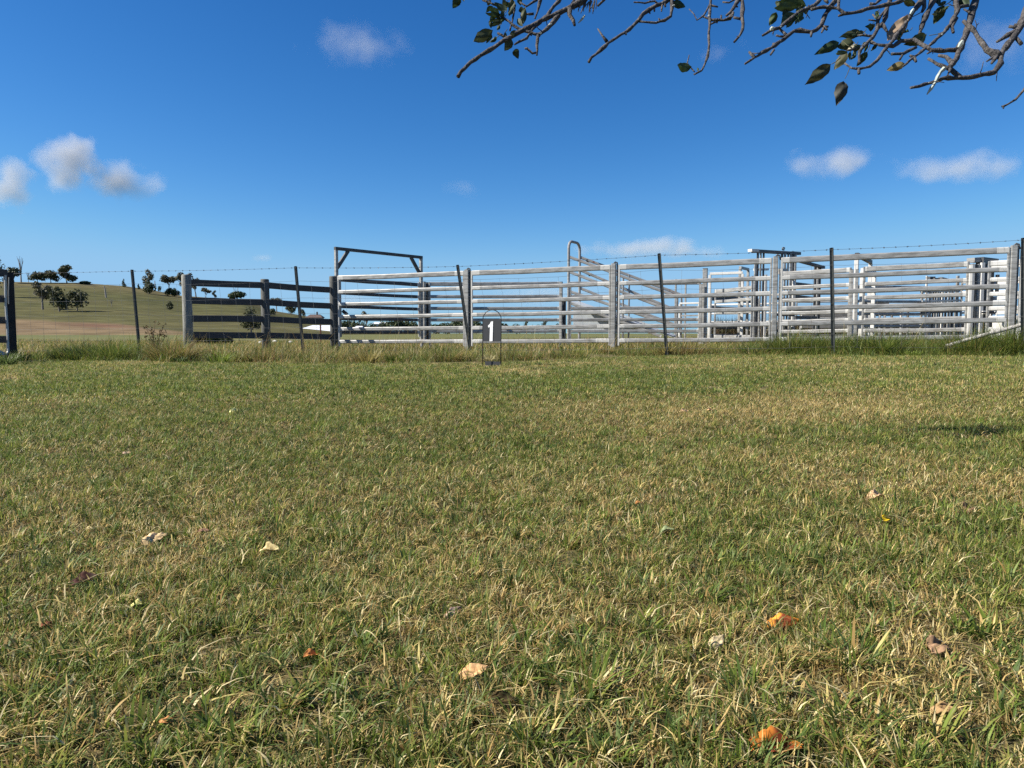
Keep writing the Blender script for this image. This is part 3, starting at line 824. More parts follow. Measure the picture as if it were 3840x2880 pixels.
# ------------------------------------------------------------------ loading ramp
ramp = empty("loading_ramp", at(2130, 1290, 22.6), "galvanised loading ramp with rusty spots sloping down from a tall hoop to the right", "loading ramp")
def ramp_build():
    Ya, Yb = 22.6, 23.3
    A = at(2131, 1290, Ya); B = at(2172, 1290, Yb)
    z = at(2131, 903, Ya).z
    d = (B - A); d.z = 0; d.normalize()
    A.z = B.z = 0
    r = .22
    mb = MB(); pts = [Vector((A.x, A.y, 2.62)), Vector((A.x, A.y, z - r))]
    for k in range(1, 5):
        a_ = math.pi / 2 * k / 4; pts.append(Vector((A.x, A.y, z - r)) + d * r * (1 - math.cos(a_)) + Vector((0, 0, r * math.sin(a_))))
    for k in range(0, 5):
        a_ = math.pi / 2 * k / 4; pts.append(Vector((B.x, B.y, z - r)) - d * r * (1 - math.sin(a_)) + Vector((0, 0, r * math.cos(a_))))
    pts.append(Vector((B.x, B.y, 2.62)))
    mb.tube(pts, .042, 8); mb.build("hoop", M['rusty'], ramp)
    for P in (A, B):
        mb = MB(); mb.tube([(P.x, P.y, -.1), (P.x, P.y, 2.62)], .042, 8); mb.build("leg", M['galv'], ramp)
    # side rails, near and far side
    for (p0, y0, Y0, p1, y1, Y1) in (
        (2131, 962, Ya, 2540, 1112, 21.6), (2131, 1018, Ya, 2540, 1173, 21.6), (2131, 1091, Ya, 2540, 1225, 21.6), (2131, 1134, Ya, 2480, 1262, 21.7),
        (2174, 964, Yb, 2555, 1106, 22.6), (2174, 1012, Yb, 2555, 1172, 22.6), (2174, 1080, Yb, 2555, 1228, 22.6)):
        rail(at(p0, y0, Y0), at(p1, y1, Y1), .085, .042, ramp, (0.04, 0.04), "side_rail", m='rusty' if y0 < 966 else 'galv')
    for p, yb, yt, Y in ((2335, 1285, 1035, 22.1), (2538, 1285, 1108, 21.6), (2553, 1285, 1104, 22.6), (2357, 1285, 1030, 22.95)):
        mb = MB(); P = at(p, yb, Y); T = at(p, yt, Y); mb.beam((P.x, P.y, -.1), (P.x, P.y, T.z), .05, .05, bev=.008); mb.build("leg", M['galv'], ramp)
    # floor and sheeted side
    mb = MB()
    q = [at(2140, 1130, Ya + .3), at(2520, 1258, 21.9), at(2540, 1258, 22.5), at(2172, 1130, Yb - .1)]
    mb.add([q[0], q[1], q[2], q[3]] + [p - Vector((0, 0, .05)) for p in q], [(0, 1, 2, 3), (7, 6, 5, 4), (0, 4, 5, 1), (1, 5, 6, 2), (2, 6, 7, 3), (3, 7, 4, 0)]); mb.build("floor", M['sheet'], ramp)
    mb = MB()
    q = [at(2150, 1112, Yb - .02), at(2520, 1250, 22.55), at(2540, 1252, 22.55), at(2460, 1140, 22.7), at(2150, 1098, Yb - .02)]
    q = [at(2150, 1240, Yb), at(2450, 1240, 22.7), at(2450, 1222, 22.7), at(2310, 1168, 23.0), at(2150, 1150, Yb)]
    n = len(q); mb.add(q + [p + Vector((0, .03, 0)) for p in q], [tuple(range(n)), tuple(range(2 * n - 1, n - 1, -1))] + [(i, n + i, n + (i + 1) % n, (i + 1) % n) for i in range(n)])
    mb.build("side_sheet", M['sheet'], ramp)
    for p, y in ((2205, 978), (2213, 1030)):
        mb = MB(); P = at(p, y, Yb - .05); mb.beam(P + Vector((-.05, 0, 0)), P + Vector((.05, 0, 0)), .05, .09); mb.build("bracket", M['rod'], ramp)
ramp_build()

# ------------------------------------------------------------------ cattle crush (left of the two)
def vbar(px, yt, yb, Y, wpx, parent, name, m, dpt=None):
    T = at(px, yt, Y); B = at(px, yb, Y); wd = wpx / F * Y
    mb = MB(); mb.beam((T.x, T.y, B.z), (T.x, T.y, T.z), wd, dpt or wd, side=(0, 1, 0), bev=wd * .1)
    return mb.build(name, M[m], parent)
def hbar(p0, y0, Y0, p1, y1, Y1, hpx, parent, name, m, dpt=.06):
    a = at(p0, y0, Y0); b = at(p1, y1, Y1)
    mb = MB(); mb.beam(a, b, dpt, hpx / F * (Y0 + Y1) / 2, bev=.006)
    return mb.build(name, M[m], parent)
crush = empty("cattle_crush", at(2880, 1285, 19.2), "large cattle crush with a dark overhead beam and vertical slats behind the bright post", "cattle crush")
hbar(2824, 941, 18.6, 2996, 951, 20.4, 11, crush, "top_beam", 'dark_steel', .12)
hbar(2812, 939, 18.5, 2839, 940, 18.7, 10, crush, "beam_end", 'white_steel', .12)
hbar(2984, 975, 20.2, 3088, 1003, 21.4, 10, crush, "rear_beam", 'dark_steel', .1)
mb = MB(); P = at(2938, 933, 19.8)
mb.tube([P + Vector((math.cos(k * math.pi / 5) * .03, 0, math.sin(k * math.pi / 5) * .03)) for k in range(10)], .02, 6); mb.build("lifting_ring", M['dark_steel'], crush)
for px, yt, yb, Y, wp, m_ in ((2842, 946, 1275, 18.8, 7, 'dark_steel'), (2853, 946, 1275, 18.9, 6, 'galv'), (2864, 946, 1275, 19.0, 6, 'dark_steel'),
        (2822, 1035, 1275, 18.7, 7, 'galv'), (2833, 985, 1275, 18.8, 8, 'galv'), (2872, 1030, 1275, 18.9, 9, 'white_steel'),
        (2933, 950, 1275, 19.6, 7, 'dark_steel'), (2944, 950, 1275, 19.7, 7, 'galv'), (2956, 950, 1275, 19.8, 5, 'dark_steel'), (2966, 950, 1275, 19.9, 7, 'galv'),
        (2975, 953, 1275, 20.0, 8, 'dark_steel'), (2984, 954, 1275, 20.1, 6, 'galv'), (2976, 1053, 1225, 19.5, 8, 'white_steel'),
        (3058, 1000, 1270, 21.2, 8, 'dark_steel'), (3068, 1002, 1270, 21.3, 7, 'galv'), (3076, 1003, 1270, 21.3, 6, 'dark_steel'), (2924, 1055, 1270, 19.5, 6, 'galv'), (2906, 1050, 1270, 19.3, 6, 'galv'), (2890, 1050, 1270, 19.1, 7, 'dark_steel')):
    vbar(px, yt, yb, Y, wp, crush, "slat" if yt > 970 else "pillar", m_)
for p0, y0, p1, y1, hp in ((2980, 1063, 3056, 1072, 10), (2980, 1112, 3060, 1120, 12), (2980, 1158, 3060, 1162, 16), (2980, 1190, 3060, 1192, 12), (2822, 1045, 2880, 1048, 8), (2822, 1150, 2880, 1152, 8), (2822, 1215, 2880, 1216, 9), (2900, 1120, 2975, 1122, 8), (2900, 1180, 2975, 1182, 9), (2900, 1240, 2975, 1242, 10)):
    hbar(p0, y0, 20.3 if p0 > 2950 else 19.0, p1, y1, 21.2 if p0 > 2950 else 19.3, hp, crush, "side_bar", 'dark_steel')
hbar(2828, 1011, 18.9, 2880, 1010, 19.1, 8, crush, "side_bar", 'white_steel')
hbar(2922, 1018, 19.2, 2942, 1018, 19.4, 20, crush, "head_latch", 'galv', .15)

# ------------------------------------------------------------------ sliding gate with slide bolt (right)
sg = empty("slide_gate", at(3690, 1285, 17.2), "sliding gate with white uprights, dark top track and slide bolt near the right edge", "gate")
hbar(3640, 976, 17.3, 3672, 976, 17.4, 17, sg, "track_box", 'rusty', .2)
hbar(3674, 978, 17.3, 3731, 984, 18.2, 26, sg, "top_track", 'dark_steel', .16)
for px, yt, yb, wp, m_ in ((3649, 990, 1285, 11, 'white_steel'), (3661, 990, 1285, 7, 'dark_steel'), (3671, 990, 1285, 6, 'galv'), (3685, 985, 1300, 13, 'white_steel'), (3697, 990, 1300, 9, 'dark_steel'), (3706, 1000, 1285, 10, 'white_steel'), (3720, 1010, 1250, 12, 'dark_steel'), (3741, 1030, 1110, 10, 'dark_steel'), (3716, 1205, 1290, 7, 'dark_steel')):
    vbar(px, yt, yb, 17.2, wp, sg, "upright", m_)
hbar(3683, 1172, 17.05, 3735, 1171, 17.05, 6, sg, "bolt", 'rod', .03)
mb = MB(); mb.tube([at(3715, 1178, 17), at(3712, 1186, 17), at(3735, 1186, 17), at(3737, 1172, 17), at(3730, 1168, 17)], .012, 6); mb.build("bolt_handle", M['white_steel'], sg)
hbar(3684, 1172, 17.1, 3696, 1172, 17.1, 12, sg, "bolt_keeper", 'white_steel', .05)
for y0, y1, yb0, yb1 in ((1000, 998, 12, 0), (1062, 1060, 10, 0), (1120, 1115, 14, 0), (1172, 1170, 18, 0)):
    hbar(3712, y0, 17.3, 3900, y1 - 6, 16.6, yb0, sg, "rail", 'white_steel', .05)
mb = MB()
q = [at(3708, 1292, 17.6), at(3830, 1284, 17.0), at(3830, 1200, 17.0), at(3708, 1206, 17.6)]
mb.add(q + [p + Vector((0, .04, 0)) for p in q], [(0, 1, 2, 3), (7, 6, 5, 4), (0, 4, 5, 1), (1, 5, 6, 2), (2, 6, 7, 3), (3, 7, 4, 0)])
mb.build("kick_sheet", M['white_steel'], sg)

# slatted race further back
race = empty("slatted_race", at(3530, 1270, 22), "narrow race of close grey slats with dark latch heads behind the long right panel", "race")
for k, (px, wp, m_, yt) in enumerate(((3458, 7, 'galv', 1090), (3476, 6, 'white_steel', 1035), (3490, 7, 'galv', 1093), (3500, 5, 'dark_steel', 1093), (3508, 7, 'galv', 1090), (3518, 6, 'galv', 1090), (3527, 5, 'dark_steel', 1090), (3536, 7, 'white_steel', 1090), (3548, 6, 'dark_steel', 1092), (3560, 7, 'galv', 1092), (3572, 7, 'dark_steel', 1090), (3592, 9, 'galv', 1034), (3584, 5, 'dark_steel', 1090))):
    vbar(px, yt, 1268, 21.6 + .05 * k, wp, race, "slat", m_)
for y0, hp, m_ in ((1095, 6, 'galv'), (1130, 7, 'white_steel'), (1172, 8, 'dark_steel'), (1210, 6, 'galv')):
    hbar(3455, y0, 21.4, 3600, y0 - 4, 22.2, hp, race, "side_bar", m_)
hbar(3480, 1042, 21.6, 3500, 1042, 21.8, 9, race, "latch_head", 'dark_steel', .12); hbar(3498, 1049, 21.6, 3520, 1051, 21.8, 14, race, "latch_head", 'dark_steel', .12); hbar(3526, 1046, 21.7, 3547, 1051, 21.9, 13, race, "latch_head", 'dark_steel', .12)
race2 = empty("water_trough_stand", at(3290, 1270, 23), "dark low yard equipment box with small white squares behind the long right panel", "yard equipment")
for p0, y0, p1, y1, hp, m_ in ((3240, 1137, 3330, 1134, 14, 'dark_steel'), (3240, 1182, 3420, 1178, 9, 'dark_steel'), (3180, 1228, 3610, 1222, 20, 'dark_steel')):
    hbar(p0, y0, 23, p1, y1, 23.2, hp, race2, "box_side" if hp > 9 else "ledge", m_, .1)
for px in (3247, 3262, 3280, 3300, 3318, 3345, 3380, 3405):
    vbar(px, 1165, 1262, 22.8, 7, race2, "leg", 'galv' if px % 2 else 'white_steel')

# ------------------------------------------------------------------ wire fence with star pickets
def wfY(px): return 12.4 / (1 + 0.27 * (px - 1920) / F)
wfp = [(-620, 1030, 1350, 0), (495, 1012, 1300, 27), (1109, 999, 1300, 27), (1717, 994, 1292, 44), (2473, 951, 1300, 27), (3119, 930, 1300, 6), (3838, 893, 1300, -2), (4600, 850, 1320, 0)]
wf = empty("wire_fence", (0, 11.6, 0), "netting and barbed wire fence on leaning black star pickets, in front of the steel yard", "fence")
tops3 = []
for px, ty, by, lean in wfp:
    Y = wfY(px)
    T = at(px, ty, Y); B = at(px + lean, by, Y)
    g = float(gz(B.x, B.y)) - .15
    dd = (B - T); s_ = (T.z - g) / (T.z - B.z); B2 = T + dd * s_
    tops3.append((T, B2))
    if -100 < px < 4000:
        mb = MB()
        # Y-section star picket: three flanges
        c, sd_ = Vector((1, 0, 0)), Vector((0, 1, 0))
        for a_ in (math.pi * .98, math.pi * 1.62, math.pi * .34):
            off = Vector((math.cos(a_), math.sin(a_), 0))
            mb.beam(T + off * .016, B2 + off * .016, .007, .032, side=off)
        cp = MB()
        mb.beam(T + Vector((0, 0, -.004)), T + Vector((0, 0, .004)), .034, .034)
        mb.build("star_picket", M['picket'], wf)
def along(i, t, fr):
    (T0, B0), (T1, B1) = tops3[i], tops3[i + 1]
    a = B0.lerp(T0, fr); b = B1.lerp(T1, fr)
    return a.lerp(b, t)
FRAC = [0.985, 0.855, 0.685, 0.53, 0.39, 0.27, 0.16]
def wire_line(fr, i, sag, jit, seed):
    rg = random.Random(seed * 31 + i)
    out = []
    n = 14
    for k in range(n + 1):
        t = k / n
        p = along(i, t, fr)
        out.append(p + Vector((0, -.02, -sag * 4 * t * (1 - t) + (rg.uniform(-jit, jit) if 0 < k < n else 0))))
    return out
mb = MB()
for i in range(len(tops3) - 1):
    mb.tube(wire_line(.985, i, .012, 0, 1), .0024, 5, cap=False)
    L = (along(i, 1, .985) - along(i, 0, .985)).length
    nb = int(L / .15)
    for k in range(nb):
        p = along(i, (k + .5) / nb, .985) + Vector((0, -.02, -.012 * 4 * ((k + .5) / nb) * (1 - (k + .5) / nb)))
        for q in range(2):
            a_ = random.uniform(0, 6.28)
            v = Vector((random.uniform(-.35, .35), math.cos(a_), math.sin(a_))) * .013
            mb.beam(p - v, p + v, .004, .004)
        mb.beam(p - Vector((.014, 0, 0)), p + Vector((.014, 0, 0)), .007, .007)
mb.build("barbed_wire", M['barb'], wf)
lines = {}
for i in range(len(tops3) - 1):
    mb = MB()
    for fi, fr in enumerate(FRAC[1:]):
        ln = wire_line(fr, i, .02 if fi else .03, .006, fi + 2)
        lines[(fi, i)] = ln
        mb.tube(ln, .0019, 4, cap=False)
    L = (along(i, 1, .5) - along(i, 0, .5)).length
    nv = int(L / .31)
    for k in range(1, nv):
        t = k / nv; f = t * 14; j = min(int(f), 13)
        sh = random.uniform(-.04, .04)
        pts = []
        for fi in range(6):
            p = lines[(fi, i)][j].lerp(lines[(fi, i)][j + 1], f - j)
            pts.append(p + Vector((sh * (1 - fi / 5) + random.uniform(-.02, .02), 0, 0)))
        mb.tube(pts, .0016, 4, cap=False)
    mb.build("netting", M['wire'], wf)

# fence stay pole at the right
sp0 = at(3545, 1298, 10.9); sp1 = at(3838, 1216, 10.5)
mb = MB(); mb.tube([sp0, sp0.lerp(sp1, .5) + Vector((0, 0, .004)), sp1], .027, 10)
tag(mb.build("stay_pole", M['pole'], smooth=False), "whitish slanting stay pole leaning up to the picket at the right edge", "pole")

# gate post and timber gate at the left edge
gp = at(46, 1345, 13.9)
gpr = empty("gate_post", (gp.x, gp.y, -.15), "thick dark square gate post near the left picture edge", "post")
mb = MB(); mb.beam((gp.x, gp.y, -.3), (gp.x, gp.y, at(0, 1022, 13.9).z), .16, .15, side=(.6, -.8, 0), bev=.015); mb.build("shaft", mat("blackened_timber", (0.017, 0.018, 0.02), .85, 0, .3, 9), gpr)
mb = MB(); mb.tube([at(34, 1040, 13.8), at(32, 1100, 13.8), at(33, 1140, 13.8)], .012, 6); mb.build("hinge_rod", M['wire'], gpr)
lg = empty("farm_gate", at(-150, 1345, 12.6), "dark board gate with pale metal frame cut off by the left picture edge", "gate")
for y0, y1 in ((1030, 1024), (1122, 1121), (1203, 1201), (1275, 1273)):
    a = at(-420, y0 - 10, 11.6); b = at(24, y1, 13.75); mb = MB(); mb.beam(a, b, .05, .13, bev=.008); mb.build("board", M['board'], lg)
a = at(22, 1035, 13.7)
mb = MB(); mb.tube([at(20, 1032, 13.65), at(21, 1140, 13.65), at(28, 1230, 13.65), at(31, 1318, 13.65), at(24, 1330, 13.6), at(-60, 1332, 13.2)], .02, 8); mb.build("end_frame", M['zinc'], lg)
a = at(-60, 1290, 13.2); mb = MB(); mb.beam(a, at(22, 1330, 13.6), .03, .05); mb.build("diagonal_brace", M['zinc'], lg)

# ------------------------------------------------------------------ number marker
YS = 8.8
sgn = empty("number_marker", at(1845, 1372, YS), "charcoal number 1 marker plate in a black arched wire stake frame on the lawn edge", "sign")
def sign():
    zl = at(1808, 1380, YS)
    mb = MB()
    pts = [at(1807, 1385, YS), at(1807.5, 1300, YS), at(1808, 1205, YS)]
    for k in range(1, 12):
        a_ = math.pi * k / 12
        pts.append(at(1845 - 37 * math.cos(a_), 1199 - 37 * math.sin(a_), YS))
    pts += [at(1882, 1205, YS), at(1880.5, 1300, YS), at(1879.5, 1385, YS)]
    mb.tube(pts, .0052, 8); mb.build("wire_frame", M['rod'], sgn, smooth=True)
    def slab(q, y_off, th, name, m, z=YS):
        q = [p + Vector((0, y_off, 0)) for p in q]; n = len(q)
        mb = MB(); mb.add(q + [p + Vector((0, th, 0)) for p in q], [tuple(range(n)), tuple(range(2 * n - 1, n - 1, -1))] + [(i, n + i, n + (i + 1) % n, (i + 1) % n) for i in range(n)])
        return mb.build(name, M[m], sgn)
    slab([at(1809.5, 1281, YS), at(1880, 1281, YS), at(1881, 1196, YS), at(1809.5, 1196, YS)], -.004, .006, "plate", 'plate')
    s = 5.53
    num = [(830, 578), (818, 990), (752, 995), (763, 700), (722, 708), (722, 664), (745, 650), (765, 628), (779, 590)]
    q = [at(1700 + x / s, 1100 + y / s, YS) for x, y in num]
    q.reverse()
    slab(q, -.0085, .004, "numeral", 'white')
    slab([at(1812, 1371, YS + .05), at(1877, 1371, YS + .05), at(1876, 1356, YS + .05), at(1811, 1355, YS + .05)], 0, .006, "foot_plate", 'plate')
sign()
sgn.rotation_euler = (0, 0, R(-19))

# ------------------------------------------------------------------ small things in the paddock behind the boards
def tuft_shrub(px, by, Y, hpx, wpx, label, seed):
    b = at(px, by, Y); b.z = float(gz(b.x, b.y))
    far_tree(b, hpx / F * Y, wpx / F * Y, 'bush', label, "shrub", "low shrubs in the paddock behind the board fence", seed=seed, n=300, cat="shrub")
tuft_shrub(742, 1284, 34, 20, 26, "low dark shrub under the boards close to the grey post", 800)
tuft_shrub(794, 1284, 34, 24, 44, "wide low dark shrub second from the grey post under the boards", 801)
tuft_shrub(848, 1284, 34, 20, 38, "low shrub under the lowest board left of the middle post", 802)
def rock(px, py, Y, wpx, label, seed):
    P = at(px, py, Y); P.z = float(gz(P.x, P.y)); s_ = wpx / F * Y / 2
    rg = np.random.default_rng(seed)
    mb = MB(); n = 9
    rings = [(0, 1.0), (.35, 1.05), (.7, .75), (.9, .3)]
    vs = []; 
    for h, r in rings:
        for k in range(n):
            a_ = 2 * math.pi * k / n; rr = r * rg.uniform(.8, 1.15) * s_
            vs.append((P.x + rr * math.cos(a_), P.y + rr * math.sin(a_) * .7, P.z - .05 + h * s_ * 1.1 * rg.uniform(.9, 1.1)))
    fs = [(i * n + k, i * n + (k + 1) % n, (i + 1) * n + (k + 1) % n, (i + 1) * n + k) for i in range(3) for k in range(n)] + [tuple(range(3 * n, 4 * n))]
    mb.add(vs, fs)
    tag(mb.build("stone", M['stone']), label, "stone")
rock(977, 1280, 36, 22, "white stone lying left of the middle timber post's foot", 1)
rock(1030, 1280, 38, 24, "pale stone lying just right of the middle timber post's foot", 2)
rock(1090, 1282, 37, 22, "pale stone near the foot of the leaning picket", 3)
rp = at(1203, 1290, 34)
mb = MB(); mb.beam((rp.x, rp.y, -.1), (rp.x, rp.y, at(0, 1217, 34).z), .06, .06, bev=.006)
tag(mb.build("rusty_post", mat("rust", (0.2, 0.085, 0.045), .8, 0, .3, 8)), "thin rusty brown post standing in front of the pale-roofed farmhouse", "post")

# ------------------------------------------------------------------ clouds
def cloud_mat():
    m = bpy.data.materials.new("cloud_vapour"); m.use_nodes = True
    n = m.node_tree.nodes; l = m.node_tree.links; n.clear()
    out = n.new("ShaderNodeOutputMaterial")
    vol = n.new("ShaderNodeVolumePrincipled")
    vol.inputs["Color"].default_value = (0.76, 0.76, 0.78, 1)
    vol.inputs["Anisotropy"].default_value = 0.0
    tc = n.new("ShaderNodeTexCoord")
    ob = n.new("ShaderNodeObjectInfo")
    # distance from the centre of the puff, broken up by noise
    ln = n.new("ShaderNodeVectorMath"); ln.operation = 'LENGTH'
    l.new(tc.outputs["Object"], ln.inputs[0])
    geo = n.new("ShaderNodeNewGeometry")
    nz = n.new("ShaderNodeTexNoise"); nz.inputs["Scale"].default_value = 0.011; nz.inputs["Detail"].default_value = 4; nz.inputs["Roughness"].default_value = 0.5
    l.new(geo.outputs["Position"], nz.inputs["Vector"])
    a = n.new("ShaderNodeMath"); a.operation = 'MULTIPLY_ADD'   # noise*2.2 - 0.75
    a.inputs[1].default_value = 2.0; a.inputs[2].default_value = -0.30
    l.new(nz.outputs["Fac"], a.inputs[0])
    s = n.new("ShaderNodeMath"); s.operation = 'SUBTRACT'
    l.new(a.outputs[0], s.inputs[0]); l.new(ln.outputs["Value"], s.inputs[1])
    mx = n.new("ShaderNodeMapRange"); mx.inputs[1].default_value = 0.0; mx.inputs[2].default_value = 0.85; mx.inputs[3].default_value = 0.0; mx.inputs[4].default_value = 1.0
    l.new(s.outputs[0], mx.inputs[0])
    at_ = n.new("ShaderNodeAttribute"); at_.attribute_type = 'OBJECT'; at_.attribute_name = "vapour"
    d = n.new("ShaderNodeMath"); d.operation = 'MULTIPLY'
    l.new(mx.outputs[0], d.inputs[0]); l.new(at_.outputs["Fac"], d.inputs[1])
    l.new(d.outputs[0], vol.inputs["Density"])
    l.new(vol.outputs[0], out.inputs["Volume"])
    return m
CM = cloud_mat()
def icosphere(sub=2):
    import bmesh
    bm = bmesh.new(); bmesh.ops.create_icosphere(bm, subdivisions=sub, radius=1.0)
    me = bpy.data.meshes.new("cloud"); bm.to_mesh(me); bm.free()
    me.materials.append(CM)
    return me
CME = icosphere()
CL = [
 (45, 690, 200, 210, .028, "grey-white puffy cloud cut by the left picture edge"),
 (270, 610, 270, 250, .034, "tall bright puffy cloud, the largest in the sky on the left"),
 (455, 680, 300, 170, .026, "low ragged cloud tail right of the tall left cloud"),
 (1330, 165, 400, 180, .0065, "faint flat cloud high above the yard gate, left of the apple twigs"),
 (2390, 930, 440, 100, .028, "wide low cloud just right of the loading ramp hoop"),
 (2640, 945, 180, 70, .012, "small low cloud right of the wide cloud near the horizon"),
 (3125, 612, 370, 130, .020, "rounded grey-white cloud left of the right-edge cloud"),
 (3600, 628, 520, 120, .020, "long grey cloud reaching the right picture edge"),
 (1740, 705, 180, 80, .0025, "very faint cloud wisp above the number marker"),
 (2710, 190, 200, 90, .003, "faint pinkish cloud wisp behind the hanging apple twigs"),
 (980, 968, 90, 40, .011, "tiny grey cloud between the timber posts near the horizon"),
 (3740, 170, 330, 220, .0045, "faint haze-like cloud behind the right apple branches"),
 (2060, 1100, 420, 110, .007, "pale low cloud bank behind the steel rails at the middle"),
 (1340, 1130, 240, 90, .007, "pale low cloud behind the shaded gate rails"),
]
for i, (px, py, wp, hp, dn, lb) in enumerate(CL):
    Y = 2600
    p = at(px, py, Y)
    o = bpy.data.objects.new("cloud", CME)
    COL.objects.link(o)
    o.location = p
    k = Y / F
    o.scale = (wp * k * .60, wp * k * .40, hp * k * .56)
    o["vapour"] = 0.66 * dn * 260 / max(wp, 150)
    tag(o, lb, "cloud", "clouds in the blue sky")

# ------------------------------------------------------------------ mown lawn
MOW_PX = [-800, 0, 150, 600, 1250, 1800, 2150, 2300, 2700, 3300, 3840, 4600]
MOW_PY = [1385, 1374, 1352, 1360, 1366, 1366, 1352, 1342, 1334, 1338, 1340, 1350]
_mw = [ground_at(p, y) for p, y in zip(MOW_PX, MOW_PY)]
MOW_U = np.array([p.x / p.y for p in _mw]); MOW_D = np.array([p.y for p in _mw])
def mow_edge(x, y): return np.interp(x / np.maximum(y, .1), MOW_U, MOW_D)

# dry and green patches, laid out on the ground (pixel centre, pixel radii, strength)
PATCH = [(500, 1560, 700, 130, -.30), (1500, 1600, 700, 110, -.28), (2800, 1520, 650, 45, .25), (3300, 1480, 500, 40, .10), (2000, 1480, 900, 50, -.05),
         (3100, 1650, 700, 50, -.25), (3450, 2330, 350, 130, .45), (3250, 2650, 420, 140, .35), (3600, 2520, 250, 120, .3), (700, 2050, 700, 120, .12),
         (2700, 2350, 250, 70, .25), (400, 2700, 500, 150, .12), (1000, 1830, 900, 60, .05), (2300, 1850, 700, 60, .15), (1800, 2500, 300, 100, -.02),
         (1900, 2330, 350, 60, .1), (3300, 1850, 400, 50, .12), (2700, 1700, 300, 40, .12), (1100, 1420, 1200, 40, -.12), (1960, 1395, 160, 25, .25), (2500, 1400, 900, 30, -.05)]
_pp = []
for px, py, rx, ry, s_ in PATCH:
    c = ground_at(px, py); e = ground_at(px, py + ry); e2 = ground_at(px, max(py - ry, 1345))
    _pp.append((c.x, c.y, rx / F * c.y, max(.05, (e2.y - e.y) / 2), s_))
def dryness(x, y):
    d = 0.37 + (fbm(x * 1.1, y * 0.9, 61, 3) - .5) * 1.0 + (fbm(x * 5, y * 4, 67, 3) - .5) * .75
    d = d + .09 * (1 - sstep(1.4, 3.2, y))
    for cx, cy, rx, ry, s_ in _pp:
        d = d + 1.9 * s_ * np.exp(-((x - cx) / rx) ** 2 - ((y - cy) / ry) ** 2)
    return np.clip(d, 0.03, .97)
def bare(x, y):
    b = np.zeros_like(x)
    for cx, cy, rx, ry, s_ in _pp:
        if s_ >= .3: b = b + np.exp(-((x - cx) / (rx * .7)) ** 2 - ((y - cy) / (ry * .8)) ** 2)
    b = b * (0.3 + 1.2 * fbm(x * 9, y * 9, 71, 2))
    return np.clip(b, 0, .85)

PAL_G = np.array([[.112, .162, .026], [.155, .205, .036], [.082, .130, .028], [.205, .222, .046], [.125, .172, .052]])
PAL_D = np.array([[.70, .53, .22], [.54, .38, .15], [.80, .68, .38], [.38, .25, .09], [.64, .53, .20]])
def pick_col(dry, N, rng):
    isd = rng.uniform(0, 1, N) < dry * .85
    g = PAL_G[rng.integers(0, len(PAL_G), N)] * rng.uniform(.72, 1.25, N)[:, None]
    d = PAL_D[rng.integers(0, len(PAL_D), N)] * rng.uniform(.65, 1.2, N)[:, None]
    # half-dried blades
    h = rng.uniform(0, 1, N)[:, None]
    half = (rng.uniform(0, 1, N) < .25 + .25 * dry)[:, None]
    g = np.where(half, g * (1 - .45 * h) + d * .45 * h, g)
    return np.where(isd[:, None], d, g), isd

def sample_wedge(r0, r1, dens, k, rng, lim=0.80):
    """points in the view wedge |x| < lim*y + margin between r0 and r1"""
    area = lim * (r1 * r1 - r0 * r0) + 2 * .35 * (r1 - r0)
    N = int(area * dens)
    y = np.sqrt(rng.uniform(r0 * r0, r1 * r1, N))
    x = rng.uniform(-1, 1, N) * (lim * y + .35)
    return x, y

